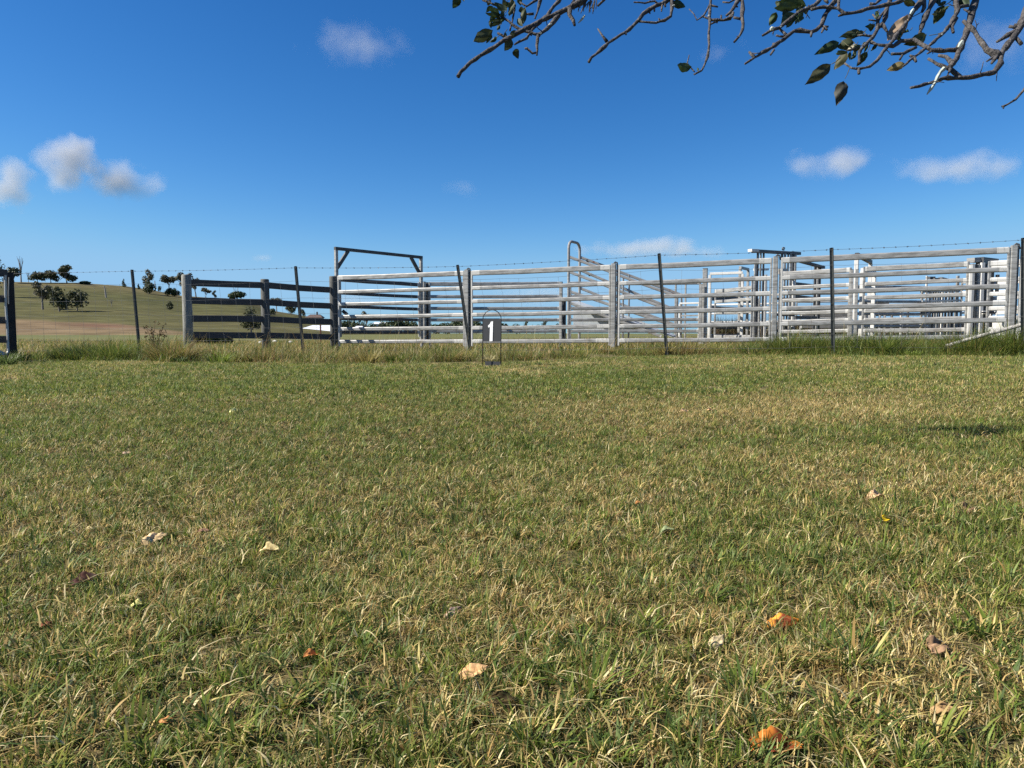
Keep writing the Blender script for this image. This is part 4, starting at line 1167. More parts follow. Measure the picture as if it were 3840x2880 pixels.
FALLEN = [
 # px, py, length px, colour, tilt, label
 (575, 2012, 92, (.62, .45, .24), .6, "big creamy tan folded leaf lying in the lawn at left"),
 (1005, 2060, 84, (.62, .50, .24), .5, "pale yellow-tan leaf lying right of the big creamy folded leaf"),
 (315, 2176, 86, (.055, .022, .016), .3, "dark maroon curled leaf in the lawn at left"),
 (168, 2335, 44, (.17, .055, .025), .4, "small red-brown leaf near the left picture edge"),
 (1700, 2290, 74, (.33, .24, .19), .6, "greyish brown curled leaf above the peach-coloured leaf"),
 (1775, 2515, 96, (.68, .42, .20), .6, "peach-tan curled leaf in the lawn at bottom centre"),
 (2935, 2325, 110, (.66, .27, .04), 1.5, "orange and maroon leaf standing in the grass at right"),
 (2905, 2800, 165, (.55, .19, .03), .2, "big bright orange leaf at the bottom edge"),
 (2690, 2400, 80, (.52, .42, .24), .3, "bleached straw-coloured leaf left of the orange and maroon leaf"),
 (3290, 1855, 76, (.62, .42, .24), .2, "flat pale tan leaf in the right part of the lawn"),
 (3322, 1945, 42, (.75, .52, .02), .7, "small bright yellow leaf upright in the grass"),
 (3540, 2650, 84, (.50, .32, .15), .5, "curled tan-brown leaf on the bare patch at lower right"),
 (3520, 2415, 110, (.34, .21, .12), .3, "long brown leaf on the dry patch at right"),
 (625, 2698, 52, (.40, .19, .07), .5, "small rusty leaf near the lower left corner"),
 (765, 1985, 40, (.40, .22, .15), .4, "small pinkish brown leaf between the creamy and the pale yellow leaf"),
 (992, 1406, 16, (.80, .66, .5), .7, "tiny whitish leaf far out on the lawn below the middle timber post"),
 (2500, 1990, 54, (.20, .24, .12), .2, "dull grey-green leaf lying flat right of centre"),
 (2395, 1880, 34, (.55, .24, .08), .5, "small orange leaf right of the middle of the lawn"),
 (1168, 2456, 50, (.48, .20, .06), .2, "thin orange leaf strip in the lower left lawn"),
 (478, 1696, 34, (.60, .42, .30), .3, "small pale pink leaf in the middle distance at left"),
 (862, 1752, 26, (.60, .42, .25), .4, "small tan leaf in the middle distance left of centre"),
 (880, 1542, 36, (.68, .66, .30), .5, "pale yellow leaf in the far left lawn"),
 (2570, 1540, 44, (.50, .33, .20), .3, "brown leaf in the dry streak right of centre"),
 (2662, 1536, 22, (.58, .36, .2), .4, "tiny tan leaf beside the brown leaf in the dry streak"),
 (3050, 1388, 24, (.66, .46, .28), .4, "tiny tan leaf far out below the second picket from the right"),
 (518, 2262, 50, (.58, .54, .22), .5, "greenish yellow leaf near the maroon leaf"),
 (3630, 1905, 60, (.20, .12, .07), .3, "brown dead leaf in the grass at the right side"),
 (1880, 2620, 80, (.07, .05, .02), .9, "dark upright leaf stalk below the peach-coloured leaf"),
]
LEAF_SPOTS = []
for _f in FALLEN:
    if _f[2] > 150: continue
    _p = ground_at(_f[0], _f[1], up=.014); LEAF_SPOTS.append((_p.x, _p.y - .012, max(.012, .36 * _f[2] / F * math.hypot(_p.y, CAM_H))))
def lawn():
    rng = np.random.default_rng(5)
    parts = []
    # (near, far, tufts per m2, blades per tuft, segments, height, width, tuft radius)
    for (r0, r1, dens, nb, S, hh, ww, tr_) in ((0.45, 1.3, 5200, 15, 3, .0180, .0020, .0090), (1.3, 2.4, 3700, 14, 3, .0190, .0023, .010), (2.4, 4.2, 2000, 13, 2, .0200, .0030, .013),
                                          (4.2, 7.0, 900, 12, 2, .0225, .0044, .017), (7.0, 13.8, 400, 11, 1, .025, .0072, .024)):
        tx, ty = sample_wedge(r0, r1, dens, 1, rng)
        keep = (ty < mow_edge(tx, ty) + .12) & (rng.uniform(0, 1, len(tx)) > bare(tx, ty) * .8)
        gap = fbm(tx * 11, ty * 11, 81, 2)
        keep &= rng.uniform(0, 1, len(tx)) < .40 + 1.2 * gap
        for lx, ly, lr in LEAF_SPOTS: keep &= (tx - lx) ** 2 + ((ty - ly) * .8) ** 2 > lr * lr
        tx = tx[keep]; ty = ty[keep]; T = len(tx)
        vig = np.clip(rng.lognormal(-.06, .27, T) * (.60 + .80 * fbm(tx * 2.7, ty * 2.7, 83, 3)), .35, 1.55)      # how strongly each tuft grows
        cnt = np.clip(rng.poisson(nb * np.clip(vig, .4, 1.8)), 3, 40)
        dt = dryness(tx, ty)
        tdry = np.clip(dt + rng.normal(0, .24, T), 0, 1)
        hue = PAL_G[rng.integers(0, len(PAL_G), T)] * rng.uniform(.62, 1.42, T)[:, None]
        ix = np.repeat(np.arange(T), cnt); N = len(ix)
        a = rng.uniform(0, 2 * math.pi, N); rr = tr_ * np.sqrt(rng.uniform(0, 1, N)) * (.6 + .6 * vig[ix])
        x = tx[ix] + rr * np.cos(a); y = ty[ix] + rr * np.sin(a)
        isd = rng.uniform(0, 1, N) < tdry[ix] ** 1.15 * .92
        g = hue[ix] * rng.uniform(.8, 1.22, N)[:, None]
        d = PAL_D[rng.integers(0, len(PAL_D), N)] * rng.uniform(.62, 1.2, N)[:, None]
        half = (rng.uniform(0, 1, N) < .2)[:, None]; hm = rng.uniform(0, .5, N)[:, None]
        g = np.where(half, g * (1 - hm) + d * hm, g)
        c = np.where(isd[:, None], d, g)
        h = hh * vig[ix] * rng.lognormal(-.04, .26, N) * np.where(isd, .88, 1.0)
        wd = ww * rng.uniform(.5, 1.35, N) * np.where(isd, .82, 1.08)
        bend = np.clip(rng.normal(.32, .24, N) + .22 * rr / tr_, .02, 1.3)
        flat = rng.uniform(0, 1, N) < np.where(isd, .16, .05)
        bend = np.where(flat, rng.uniform(1.2, 1.7, N), bend)
        ang = a + rng.normal(0, .9, N)
        P = np.stack([x, y, gz(x, y) - .002 + np.where(flat, rng.uniform(.003, .014, N), 0)], -1)
        parts.append(blades(P, h, wd, ang, bend, S, c))
    # the same lawn carries on past both sides of the view, a little simpler
    for (r0, r1, dens, hh, ww, S) in ((-.4, 2.2, 24000, .019, .0030, 2), (2.2, 5.5, 7500, .021, .005, 1), (5.5, 13.8, 1900, .024, .009, 1)):
        W = 1.15 * r1 + 2.0; N = int(2 * W * (r1 - r0) * dens)
        x = rng.uniform(-W, W, N); y = rng.uniform(r0, r1, N)
        keep = (np.abs(x) > .78 * np.maximum(y, -.1) + .33) & (np.abs(x) < 1.15 * np.maximum(y, 0) + 2.0) & (y < mow_edge(x, np.maximum(y, .1)) + .12)
        x = x[keep]; y = y[keep]; N = len(x)
        c, isd = pick_col(dryness(x, y), N, rng)
        parts.append(blades(np.stack([x, y, gz(x, y) - .002], -1), hh * rng.lognormal(-.05, .4, N), ww * rng.uniform(.5, 1.3, N), rng.uniform(0, 6.28, N), np.clip(rng.normal(.4, .3, N), .02, 1.3), S, c))
    # matted thatch between the tufts
    for (r0, r1, dens, hl, ww) in ((.45, 1.3, 30000, .0115, .0016), (1.3, 2.4, 17000, .014, .0021), (2.4, 4.5, 7500, .018, .0032)):
        x, y = sample_wedge(r0, r1, dens, 1, rng); N = len(x)
        P = np.stack([x, y, gz(x, y) + rng.uniform(.000, .005, N)], -1)
        c = np.where((rng.uniform(0, 1, N) < .72)[:, None], PAL_D[rng.integers(0, 5, N)] * rng.uniform(.22, .75, N)[:, None], PAL_G[rng.integers(0, 5, N)] * rng.uniform(.4, .8, N)[:, None])
        parts.append(blades(P, hl * rng.lognormal(0, .4, N), ww * rng.uniform(.6, 1.3, N), rng.uniform(0, 6.28, N), rng.uniform(.9, 1.7, N), 2, c, rng.normal(0, .4, N)))
    # coarse broad-bladed tufts
    tx = []; spots = [(3210, 2520, 60, .075), (2220, 2620, 45, .065), (2960, 2130, 30, .06), (3350, 2330, 24, .055), (3780, 2200, 34, .06), (2800, 2640, 40, .06), (500, 2780, 30, .055), (3700, 2380, 30, .06),
                      (2130, 2050, 26, .055), (2050, 2820, 30, .05), (880, 2800, 26, .05), (1540, 2300, 22, .045), (3760, 1940, 22, .06), (3840, 1700, 40, .07), (3300, 1680, 30, .06), (3640, 1690, 30, .07), (2400, 2500, 24, .055), (3500, 2790, 36, .06), (170, 2820, 20, .05), (1230, 2640, 20, .045), (2640, 2800, 26, .05), (100, 2660, 20, .045), (460, 2330, 14, .05), (450, 1850, 20, .05), (3330, 2110, 24, .05)]
    for k in range(60):
        spots.append((random.uniform(0, 3840), random.uniform(1700, 2860), random.randint(8, 20), random.uniform(.035, .06)))
    for k in range(260):
        py_ = 1700 + 1170 * random.random() ** 1.2
        spots.append((random.uniform(0, 3840), py_, random.randint(14, 34), random.uniform(.032, .046)))
    for (px, py, n, L) in spots:
        c0 = ground_at(px, py)
        a = rng.uniform(0, 2 * math.pi, n)
        rr = rng.uniform(0, .022, n)
        x = c0.x + rr * np.cos(a); y = c0.y + rr * np.sin(a)
        P = np.stack([x, y, gz(x, y) - .003], -1)
        col = PAL_G[rng.integers(0, 5, n)] * rng.uniform(.8, 1.35, n)[:, None]
        dd = rng.uniform(0, 1, n) < .15
        col = np.where(dd[:, None], PAL_D[rng.integers(0, 5, n)], col)
        parts.append(blades(P, L * .68 * rng.uniform(.5, 1.2, n), rng.uniform(.0028, .0046, n), a + rng.normal(0, .4, n), rng.uniform(.3, 1.3, n), 5, col, rng.normal(0, .3, n)))
    # loose clippings lying on top
    x, y = sample_wedge(.45, 5.0, 260, 1, rng); N = len(x)
    P = np.stack([x, y, gz(x, y) + rng.uniform(.008, .026, N)], -1)
    parts.append(blades(P, rng.uniform(.012, .045, N), rng.uniform(.0012, .0024, N), rng.uniform(0, 6.28, N), np.full(N, 1.6), 3, PAL_D[rng.integers(0, 5, N)] * rng.uniform(.7, 1.15, N)[:, None], rng.normal(0, .2, N)))
    V, fa, C = merge_blades(parts)
    o = fast_mesh("lawn_grass", V, fa, C, M['grass'])
    tag(o, "short mown lawn of mixed green and straw-coloured grass blades", "grass", kind="stuff")
lawn()

# ------------------------------------------------------------------ unmown grass along the fence and in the yard
def long_grass():
    rng = np.random.default_rng(9)
    parts = []
    # height / colour along the strip (pixel, height m, dryness, density)
    KP = [-800, 0, 100, 200, 400, 480, 560, 640, 720, 800, 900, 1000, 1300, 1600, 1900, 2200, 2400, 2600, 2800, 2950, 3100, 3400, 3650, 3840, 4600]
    KH = [.3, .07, .08, .17, .24, .25, .23, .28, .16, .11, .16, .19, .14, .12, .10, .09, .09, .11, .13, .20, .22, .20, .19, .29, .30]
    KD = [.2, .2, .12, .08, .08, .1, .15, .3, .28, .35, .6, .6, .5, .38, .40, .36, .38, .48, .38, .12, .08, .10, .15, .08, .08]
    def strip(n, dmin, dmax, S, hs, ww, seedo=0):
        px = rng.uniform(-700, 4500, n)
        u = (px - 1920) / F
        d0 = np.interp(u, MOW_U, MOW_D)
        t = rng.uniform(0, 1, n)
        y = d0 + dmin + t * (dmax - dmin)
        x = u * y
        return px, x, y, t
    # strip between the mown edge and the steel yard
    n = 62000
    px, x, y, t = strip(n, -.05, 3.6, 5, 1, 1)
    H = np.interp(px, KP, KH); D = np.interp(px, KP, KD)
    clump = np.clip((fbm(x * 2.2, y * 2.2, 91, 3) - .5) * 2.8 + .5, 0, 1)
    keep = rng.uniform(0, 1, n) < .22 + 1.0 * clump
    px, x, y, t, H, D, clump = [q[keep] for q in (px, x, y, t, H, D, clump)]
    N = len(x)
    ramp_ = .32 + .68 * sstep(0, .28, t)
    h = H * (.40 + 1.15 * clump) * rng.uniform(.55, 1.25, N) * ramp_
    isd = rng.uniform(0, 1, N) < D
    g = PAL_G[rng.integers(0, 5, N)] * rng.uniform(.7, 1.15, N)[:, None]
    d = PAL_D[rng.integers(0, 5, N)] * np.array([.66, .68, .62]) * rng.uniform(.4, 1.05, N)[:, None]
    c = np.where(isd[:, None], d, g)
    ang = np.where(rng.uniform(0, 1, N) < .6, fbm(x * 1.4, y * 1.4, 95, 2) * 10 + rng.normal(0, .6, N), rng.uniform(0, 6.28, N))
    bend = np.clip(rng.normal(.85, .45, N), .1, 1.6)
    P = np.stack([x, y, gz(x, y) - .01], -1)
    parts.append(blades(P, h * 1.25, rng.uniform(.004, .0085, N), ang, bend, 5, c, rng.normal(0, .6, N)))
    # mounds: dark bush-like tussock by the grey post and the ones beside the pickets
    for (mx, my, n, L, rad, dk) in ((655, 1300, 900, .42, .45, .75), (2560, 1300, 500, .28, .45, .7), (1690, 1340, 420, .20, .30, .55), (3650, 1330, 700, .42, .5, .1), (3800, 1330, 800, .5, .5, .05), (300, 1330, 700, .36, .6, .05), (420, 1325, 700, .38, .5, .05), (2980, 1320, 800, .38, .5, .1), (3100, 1320, 800, .40, .55, .05), (3300, 1320, 800, .38, .5, .1), (1960, 1330, 420, .17, .4, .5), (1380, 1330, 350, .20, .4, .6), (1000, 1330, 400, .24, .4, .7), (2130, 1335, 300, .15, .4, .4), (2380, 1325, 300, .16, .4, .3)):
        u = (mx - 1920) / F
        d0 = float(np.interp(u, MOW_U, MOW_D)) + .9
        a = rng.uniform(0, 6.28, n); rr = rad * np.sqrt(rng.uniform(0, 1, n)) * .8
        x = u * d0 + rr * np.cos(a); y = d0 + rr * np.sin(a)
        P = np.stack([x, y, gz(x, y) - .01], -1)
        isd = rng.uniform(0, 1, n) < dk
        g = PAL_G[rng.integers(0, 5, n)] * rng.uniform(.6, 1.1, n)[:, None]
        d = PAL_D[rng.integers(0, 5, n)] * np.array([.6, .58, .55]) * rng.uniform(.4, 1.0, n)[:, None]
        parts.append(blades(P, L * rng.uniform(.6, 1.25, n) * (1.15 - rr / rad * .5), rng.uniform(.004, .009, n), a + rng.normal(0, .5, n), np.clip(rng.normal(.8, .35, n), .2, 1.5), 6, np.where(isd[:, None], d, g), rng.normal(0, .6, n)))
    # leafy weed clumps dotted along the verge
    for k in range(46):
        mx = rng.uniform(-200, 4000); u = (mx - 1920) / F; d0 = float(np.interp(u, MOW_U, MOW_D)) + rng.uniform(.1, 2.6)
        n = int(rng.integers(60, 200)); rad = rng.uniform(.10, .26); a = rng.uniform(0, 6.28, n); rr = rad * np.sqrt(rng.uniform(0, 1, n)) * .6
        x = u * d0 + rr * np.cos(a); y = d0 + rr * np.sin(a)
        g = PAL_G[rng.integers(0, 5)] * rng.uniform(.5, 1.2) * rng.uniform(.75, 1.2, n)[:, None]
        if rng.uniform() < .35: g = g * .45 + PAL_D[rng.integers(0, 5)] * .38
        parts.append(blades(np.stack([x, y, gz(x, y) - .01], -1), rng.uniform(.10, .24) * rng.uniform(.5, 1.3, n), rng.uniform(.007, .018, n), a + rng.normal(0, .4, n), np.clip(rng.normal(.85, .35, n), .2, 1.5), 5, g))
    # seed stalks
    n = 700
    px, x, y, t = strip(n, .5, 4.5, 5, 1, 1)
    P = np.stack([x, y, gz(x, y)], -1)
    parts.append(blades(P, rng.uniform(.25, .65, n), rng.uniform(.003, .005, n), rng.uniform(0, 6.28, n), np.clip(rng.normal(.5, .3, n), .05, 1.2), 5, PAL_D[rng.integers(0, 5, n)] * rng.uniform(.35, .85, n)[:, None]))
    # rough pasture of the yard and paddock beyond
    n = 120000
    yy = np.sqrt(rng.uniform(13.0 ** 2, 42.0 ** 2, n)); xx = rng.uniform(-.85, .85, n) * yy
    keep = (yy > mow_edge(xx, yy) + 2.0) & (rng.uniform(0, 1, n) < .2 + 1.2 * fbm(xx * .8, yy * .8, 97, 3))
    xx = xx[keep]; yy = yy[keep]; N = len(xx)
    isd = rng.uniform(0, 1, N) < .42
    c = np.where(isd[:, None], PAL_D[rng.integers(0, 5, N)] * np.array([.7, .66, .6]), PAL_G[rng.integers(0, 5, N)]) * rng.uniform(.6, 1.15, N)[:, None]
    P = np.stack([xx, yy, gz(xx, yy) - .01], -1)
    parts.append(blades(P, rng.uniform(.06, .22, N) * (.5 + fbm(xx * .8, yy * .8, 99, 2)), rng.uniform(.008, .018, N), rng.uniform(0, 6.28, N), np.clip(rng.normal(.7, .4, N), .05, 1.5), 2, c))
    # tall brown dock and dry weeds at the back of the yard
    n = 26000
    px = rng.uniform(2660, 4300, n); yy = rng.uniform(24.5, 28.0, n); xx = (px - 1920) / F * yy
    keep = rng.uniform(0, 1, n) < .15 + 1.2 * fbm(xx * 1.2, yy * 1.2, 131, 3)
    xx = xx[keep]; yy = yy[keep]; N = len(xx)
    P = np.stack([xx, yy, gz(xx, yy) - .01], -1)
    parts.append(blades(P, rng.uniform(.35, .95, N) * (.55 + .7 * fbm(xx * .9, yy * .9, 133, 2)), rng.uniform(.012, .03, N), rng.uniform(0, 6.28, N), np.clip(rng.normal(.5, .35, N), .05, 1.4), 3, np.array([[.11, .075, .045], [.07, .06, .035], [.15, .11, .07], [.06, .075, .03]])[rng.integers(0, 4, N)] * rng.uniform(.6, 1.2, N)[:, None]))
    V, fa, C = merge_blades(parts)
    o = fast_mesh("long_grass", V, fa, C, M['grass'])
    tag(o, "unmown long grass with dry stems along the foot of the fence and yard", "grass", kind="stuff")
long_grass()

# dry thistle by the first picket
def thistle():
    b = at(582, 1320, wfY(582) - .3); b.z = float(gz(b.x, b.y))
    root = empty("thistle", b, "dry brown thistle with bare stems right of the first star picket", "weed")
    mb = MB(); rg = random.Random(4); heads = []
    for (px, py) in ((582, 1205), (551, 1228), (598, 1238), (566, 1242), (612, 1225), (545, 1262), (620, 1262)):
        t = at(px, py, b.y); m_ = b.lerp(t, .55) + Vector((rg.uniform(-.03, .03), rg.uniform(-.05, .05), .03))
        mb.tube([b, m_, t], [.009, .007, .004], 5); heads.append(t); heads.append(m_)
        for k in range(4):
            p = b.lerp(t, rg.uniform(.4, .95)); q = p + Vector((rg.uniform(-.09, .09), rg.uniform(-.05, .05), rg.uniform(.0, .1)))
            mb.tube([p, q], [.004, .002], 4); heads.append(q)
    mb.build("stem", mat("dry_stem", (.20, .13, .07), .9, 0, .3, 30), root)
    rng = np.random.default_rng(3)
    bl = [((h - b).x, (h - b).y, (h - b).z, .028, .028, .032) for h in heads] + [(0, 0, .22, .13, .1, .16)]
    V, q, C = leaf_cloud(bl, 520, .016, (.06, .04, .02), (.22, .16, .08), rng)
    fast_mesh("foliage", V, [q], C, M['thistle'], parent=root)
thistle()

# ------------------------------------------------------------------ fallen leaves
def leaf_outline(t, kind=0):
    return (math.sin(math.pi * t ** .8) ** .85) * (1 - .15 * t)
def leaf_mesh(L, Wd, curl, fold, rng, n=9, m_=4, wave=.0, crump=0):
    V = []
    for i in range(n + 1):
        t = i / n
        hw = Wd / 2 * max(leaf_outline(t), .02 if 0 < i < n else .0)
        for j in range(-m_, m_ + 1):
            s = j / m_
            x = L * (t - .5); y = s * hw * (1 + .06 * math.sin(i * 2.3 + j))
            z = fold * abs(s) * hw + curl * (t - .5) ** 2 * L * 2 + wave * math.sin(t * 9 + s * 3) * L * .1 + (crump * L * (float(vnoise(x / L * 4.3 + 31, y / L * 4.3 + 7, 3)) - .5) if crump else 0)
            V.append((x, y, z))
    V = np.array(V)
    idx = np.arange((n + 1) * (2 * m_ + 1)).reshape(n + 1, 2 * m_ + 1)
    q = np.stack([idx[:-1, :-1], idx[1:, :-1], idx[1:, 1:], idx[:-1, 1:]], -1).reshape(-1, 4)
    return V, q
rngL = np.random.default_rng(77)
for i, (px, py, lp, colr, tilt, lb) in enumerate(FALLEN):
    P = ground_at(px, py, up=.009 if lp > 150 else .015)
    dist = math.hypot(P.y, CAM_H)
    L = lp / F * dist * 1.12
    V, q = leaf_mesh(L, L * rngL.uniform(.55, .75), rngL.uniform(-.35, .2), rngL.uniform(-.5, .8), rngL, n=22, m_=9, wave=rngL.uniform(.1, .35), crump=.17)
    # ragged edge
    hwv = np.maximum(np.abs(V[:, 1]), 1e-6); V[:, 1] *= 1 - .22 * (vnoise(V[:, 0] / L * 11 + i * 13, np.sign(V[:, 1]) * 3 + 5, 9 + i)) * (hwv / hwv.max())
    V[:, 2] += L * .05 * (vnoise(V[:, 0] / L * 12 + i, V[:, 1] / L * 12, 4) - .5)
    if L > .05:     # the lobed one
        V[:, 1] *= 1.0 + .16 * np.sin(V[:, 0] / L * 15 + .6)
        V[:, 2] += L * .13 * (vnoise(V[:, 0] / L * 6 + 3, V[:, 1] / L * 6 + 1, 21) - .5)
    c = np.tile(np.array(colr), (len(V), 1))
    # blotches and a darker rib on the blade
    bl = vnoise(V[:, 0] / L * 5 + i * 7, V[:, 1] / L * 5, 5 + i)
    c = c * (0.7 + .6 * bl)[:, None]
    rib = np.exp(-(V[:, 1] / (L * .022)) ** 2)[:, None]
    vein = np.clip(np.cos((V[:, 0] / L * 9 - np.abs(V[:, 1]) / L * 8) * 2 * math.pi) - .72, 0, 1)[:, None]
    c = c * (1 - .35 * rib) * (1 - .9 * vein)
    if px in (2935, 2905):
        k = sstep(.47, .56, fbm(V[:, 0] / L * 4.1 + 2, V[:, 1] / L * 4.1 + 5, 12, 3))[:, None]
        c = c * (1 - k) + np.array([.14, .03, .012]) * k
    o = fast_mesh("fallen_leaf", V, [q], c, M['dryleaf'], smooth=True)
    sol = o.modifiers.new("thickness", 'SOLIDIFY'); sol.thickness = .0005
    o.location = (P.x, P.y, P.z)
    o.rotation_euler = (rngL.uniform(-.05, .3) + tilt * .45, rngL.uniform(-.4, .0), rngL.uniform(-.6, .6) + (0 if i % 2 else .4))
    tag(o, lb, "leaf", "fallen leaves on the lawn")

# ------------------------------------------------------------------ apple tree hanging in from the upper right
apple = empty("apple_tree", (3.9, 2.7, 0.0), "lichen-spotted apple tree with bare twigs and few dark leaves hanging in at the top", "tree")
def zc(z, pts):
    ox, oy, s = z
    return [(ox + x / s, oy + y / s) for x, y in pts]
Z1 = (1650, 0, 2.949); Z2 = (2150, 0, 3.16); Z3 = (2750, 0, 3.687); Z4 = (3240, 0, 3.687)
LIMB = [Vector((3.9, 2.7, -.1)), Vector((3.85, 2.68, .6)), Vector((3.7, 2.65, 1.25)), Vector((3.2, 2.55, 1.72)), Vector((2.4, 2.42, 1.88)), Vector((1.5, 2.3, 1.92)), Vector((.7, 2.2, 1.86)), Vector((.1, 2.15, 1.78))]
def limb_pt(x):
    for a, b in zip(LIMB[2:], LIMB[3:]):
        if b.x <= x <= a.x:
            t = (x - a.x) / (b.x - a.x); return a.lerp(b, t)
    return LIMB[-1] if x < LIMB[-1].x else LIMB[3]
mb = MB(); mb.tube(LIMB[:4], [.13, .115, .10, .075], 12); trunk = mb.build("trunk", M['bark'], apple, smooth=True)
mb = MB(); mb.tube(LIMB[3:], [.075, .06, .045, .032, .02], 10); mb.build("limb", M['bark'], apple, smooth=True)
class LichenList(list):
    def tube(s, *a):
        m = MB(); m.tube(*a); s.append(m)
class Br:
    def __init__(s, Y0, Y1, main, rpx, join=True):
        s.mb = MB(); s.leaves = []; s.lich = LichenList(); s.rg = random.Random(int(Y0 * 1000) + len(main)); s.Y0, s.Y1 = Y0, Y1
        s.y_lo = max(p[1] for p in main); s.y_hi = min(p[1] for p in main)
        s.poly(main, rpx, join)
    def Y(s, py):
        t = (s.y_lo - py) / max(1, s.y_lo - s.y_hi); return s.Y0 + (s.Y1 - s.Y0) * min(1.2, max(-.2, t))
    def poly(s, pts, rpx, join=False, knobs=True):
        r0, r1 = rpx
        P = []
        for (a, b) in zip(pts, pts[1:]):
            n = max(1, int(math.hypot(b[0] - a[0], b[1] - a[1]) / 16))
            for k in range(n): P.append((a[0] + (b[0] - a[0]) * k / n, a[1] + (b[1] - a[1]) * k / n))
        P.append(pts[-1])
        W = []; Rr = []
        for i, (x, y) in enumerate(P):
            t = i / max(1, len(P) - 1)
            Y = s.Y(y)
            j = s.rg.uniform(-1.6, 1.6)
            W.append(at(x + j, y + s.rg.uniform(-1.6, 1.6), Y))
            r = (r0 + (r1 - r0) * t) * s.rg.uniform(.82, 1.25)
            if knobs and s.rg.random() < .12: r *= 1.35
            Rr.append(1.18 * r / F * Y)
        if join:
            e = W[-1]; q = limb_pt(e.x + .12)
            W += [e.lerp(q, .5) + Vector((0, 0, .02)), q]; Rr += [Rr[-1] * 1.15, Rr[-1] * 1.5]
        s.mb.tube(W, Rr, 7)
        if knobs:
            for i in range(2, len(W) - 3):
                if s.rg.random() < .07:   # fine side twigs
                    k = s.rg.uniform(22, 58) / F * W[i].y
                    d = Vector((s.rg.uniform(-1, .6), s.rg.uniform(-.8, .8), s.rg.uniform(-1, .7))).normalized()
                    e = (d + Vector((s.rg.uniform(-.5, .5), s.rg.uniform(-.5, .5), s.rg.uniform(-.5, .5)))).normalized()
                    t_ = 1.5 / F * W[i].y
                    s.mb.tube([W[i], W[i] + d * k * .5, W[i] + d * k * .5 + e * k * .5], [t_ * 1.3, t_ * 1.1, t_ * .8], 5)
                    if s.rg.random() < .6: s.mb.tube([W[i] + d * k * .5, W[i] + d * k * .5 + (d - e * .6).normalized() * k * .25], [t_, t_ * .9], 5)
                if s.rg.random() < .20:   # spur buds
                    d = Vector((s.rg.uniform(-1, 1), s.rg.uniform(-.6, .6), s.rg.uniform(-1, .6))).normalized() * s.rg.uniform(6, 13) / F * W[i].y
                    s.mb.tube([W[i], W[i] + d * .6, W[i] + d], [Rr[i] * .75, Rr[i] * .6, Rr[i] * .45], 5)
                if s.rg.random() < .03:
                    v = Vector((s.rg.uniform(-1, 1), -.8, s.rg.uniform(0, 1))).normalized() * Rr[i] * .55
                    c = W[i] + v
                    s.lich.tube([c - Vector((Rr[i] * .9, 0, Rr[i] * .4)), c, c + Vector((Rr[i] * .9, 0, Rr[i] * .4))], [Rr[i] * .3, Rr[i] * .65, Rr[i] * .3], 5)
        return W
    def leaf(s, base, tip, wpx, colr=None, stem=None):
        s.leaves.append((base, tip, wpx, colr, stem))
    def sprinkle(s, spots, n, wpx):
        for k in range(n):
            x, y, r = s.rg.choice(spots)
            b = (x + s.rg.uniform(-r, r), y + s.rg.uniform(-r, r)); a_ = s.rg.uniform(1.2, 4.2); L = wpx * s.rg.uniform(.9, 1.9)
            s.leaf(b, (b[0] + L * math.cos(a_) * .8, b[1] + L * abs(math.sin(a_)) * .9), wpx * s.rg.uniform(.5, .95), None, (b[0] + 8, b[1] - 10))
    def build(s):
        o = s.mb.build("branch", M['bark'], apple, smooth=True)
        if s.leaves:
            Vs = []; Q = []; C = []; off = 0
            for k, (b, t, wp, colr, stem) in enumerate(s.leaves):
                Y = s.Y(b[1])
                B = at(b[0], b[1], Y); T = at(t[0], t[1], Y + s.rg.uniform(-.03, .03))
                L = (T - B).length; Wd = wp / F * Y
                V, q = leaf_mesh(L, Wd, s.rg.uniform(-.35, .45), s.rg.uniform(.15, .5), s.rg, wave=s.rg.uniform(.1, .5))
                d = (T - B).normalized(); view = ((B + T) / 2 - Vector((0, 0, CAM_H))).normalized()
                side = d.cross(view).normalized()
                roll = s.rg.uniform(-.5, .5); nrm_ = side.cross(d)
                sd2 = side * math.cos(roll) + nrm_ * math.sin(roll); n2 = sd2.cross(d)
                ctr = (B + T) / 2
                Wv = np.array([tuple(ctr + d * v[0] + sd2 * v[1] * 1.08 + n2 * v[2]) for v in V])
                c = colr or s.rg.choice([(.030, .050, .020), (.036, .060, .022), (.045, .055, .026), (.028, .044, .022)])
                cc = np.tile(np.array(c), (len(V), 1)) * (.75 + .5 * vnoise(V[:, 0] / L * 5 + k * 3, V[:, 1] / L * 5, k))[:, None]
                rib = np.exp(-(V[:, 1] / (L * .025)) ** 2)[:, None]
                cc = cc * (1 + .5 * rib)
                Vs.append(Wv); Q.append(q + off); C.append(cc); off += len(V)
                if stem:
                    S_ = at(stem[0], stem[1], s.Y(stem[1])); 
                    mbs = MB(); mbs.tube([S_, S_.lerp(B, .5) - Vector((0, 0, .002)), B], [.0013, .001, .001], 4)
                    vv = np.array(mbs.v); qq = np.array([f for f in mbs.f if len(f) == 4])
                    Vs.append(vv); Q.append(qq + off); C.append(np.tile(np.array([.10, .10, .05]), (len(vv), 1))); off += len(vv)
            V = np.concatenate(Vs) - np.array(apple.location)
            fo = fast_mesh("foliage", V, [np.concatenate(Q)], np.concatenate(C), M['leaf'], parent=o, smooth=True)
        for m_ in s.lich: m_.build("lichen", M['lichen'], o)
        return o
def sc_(z, v): return v / z[2]

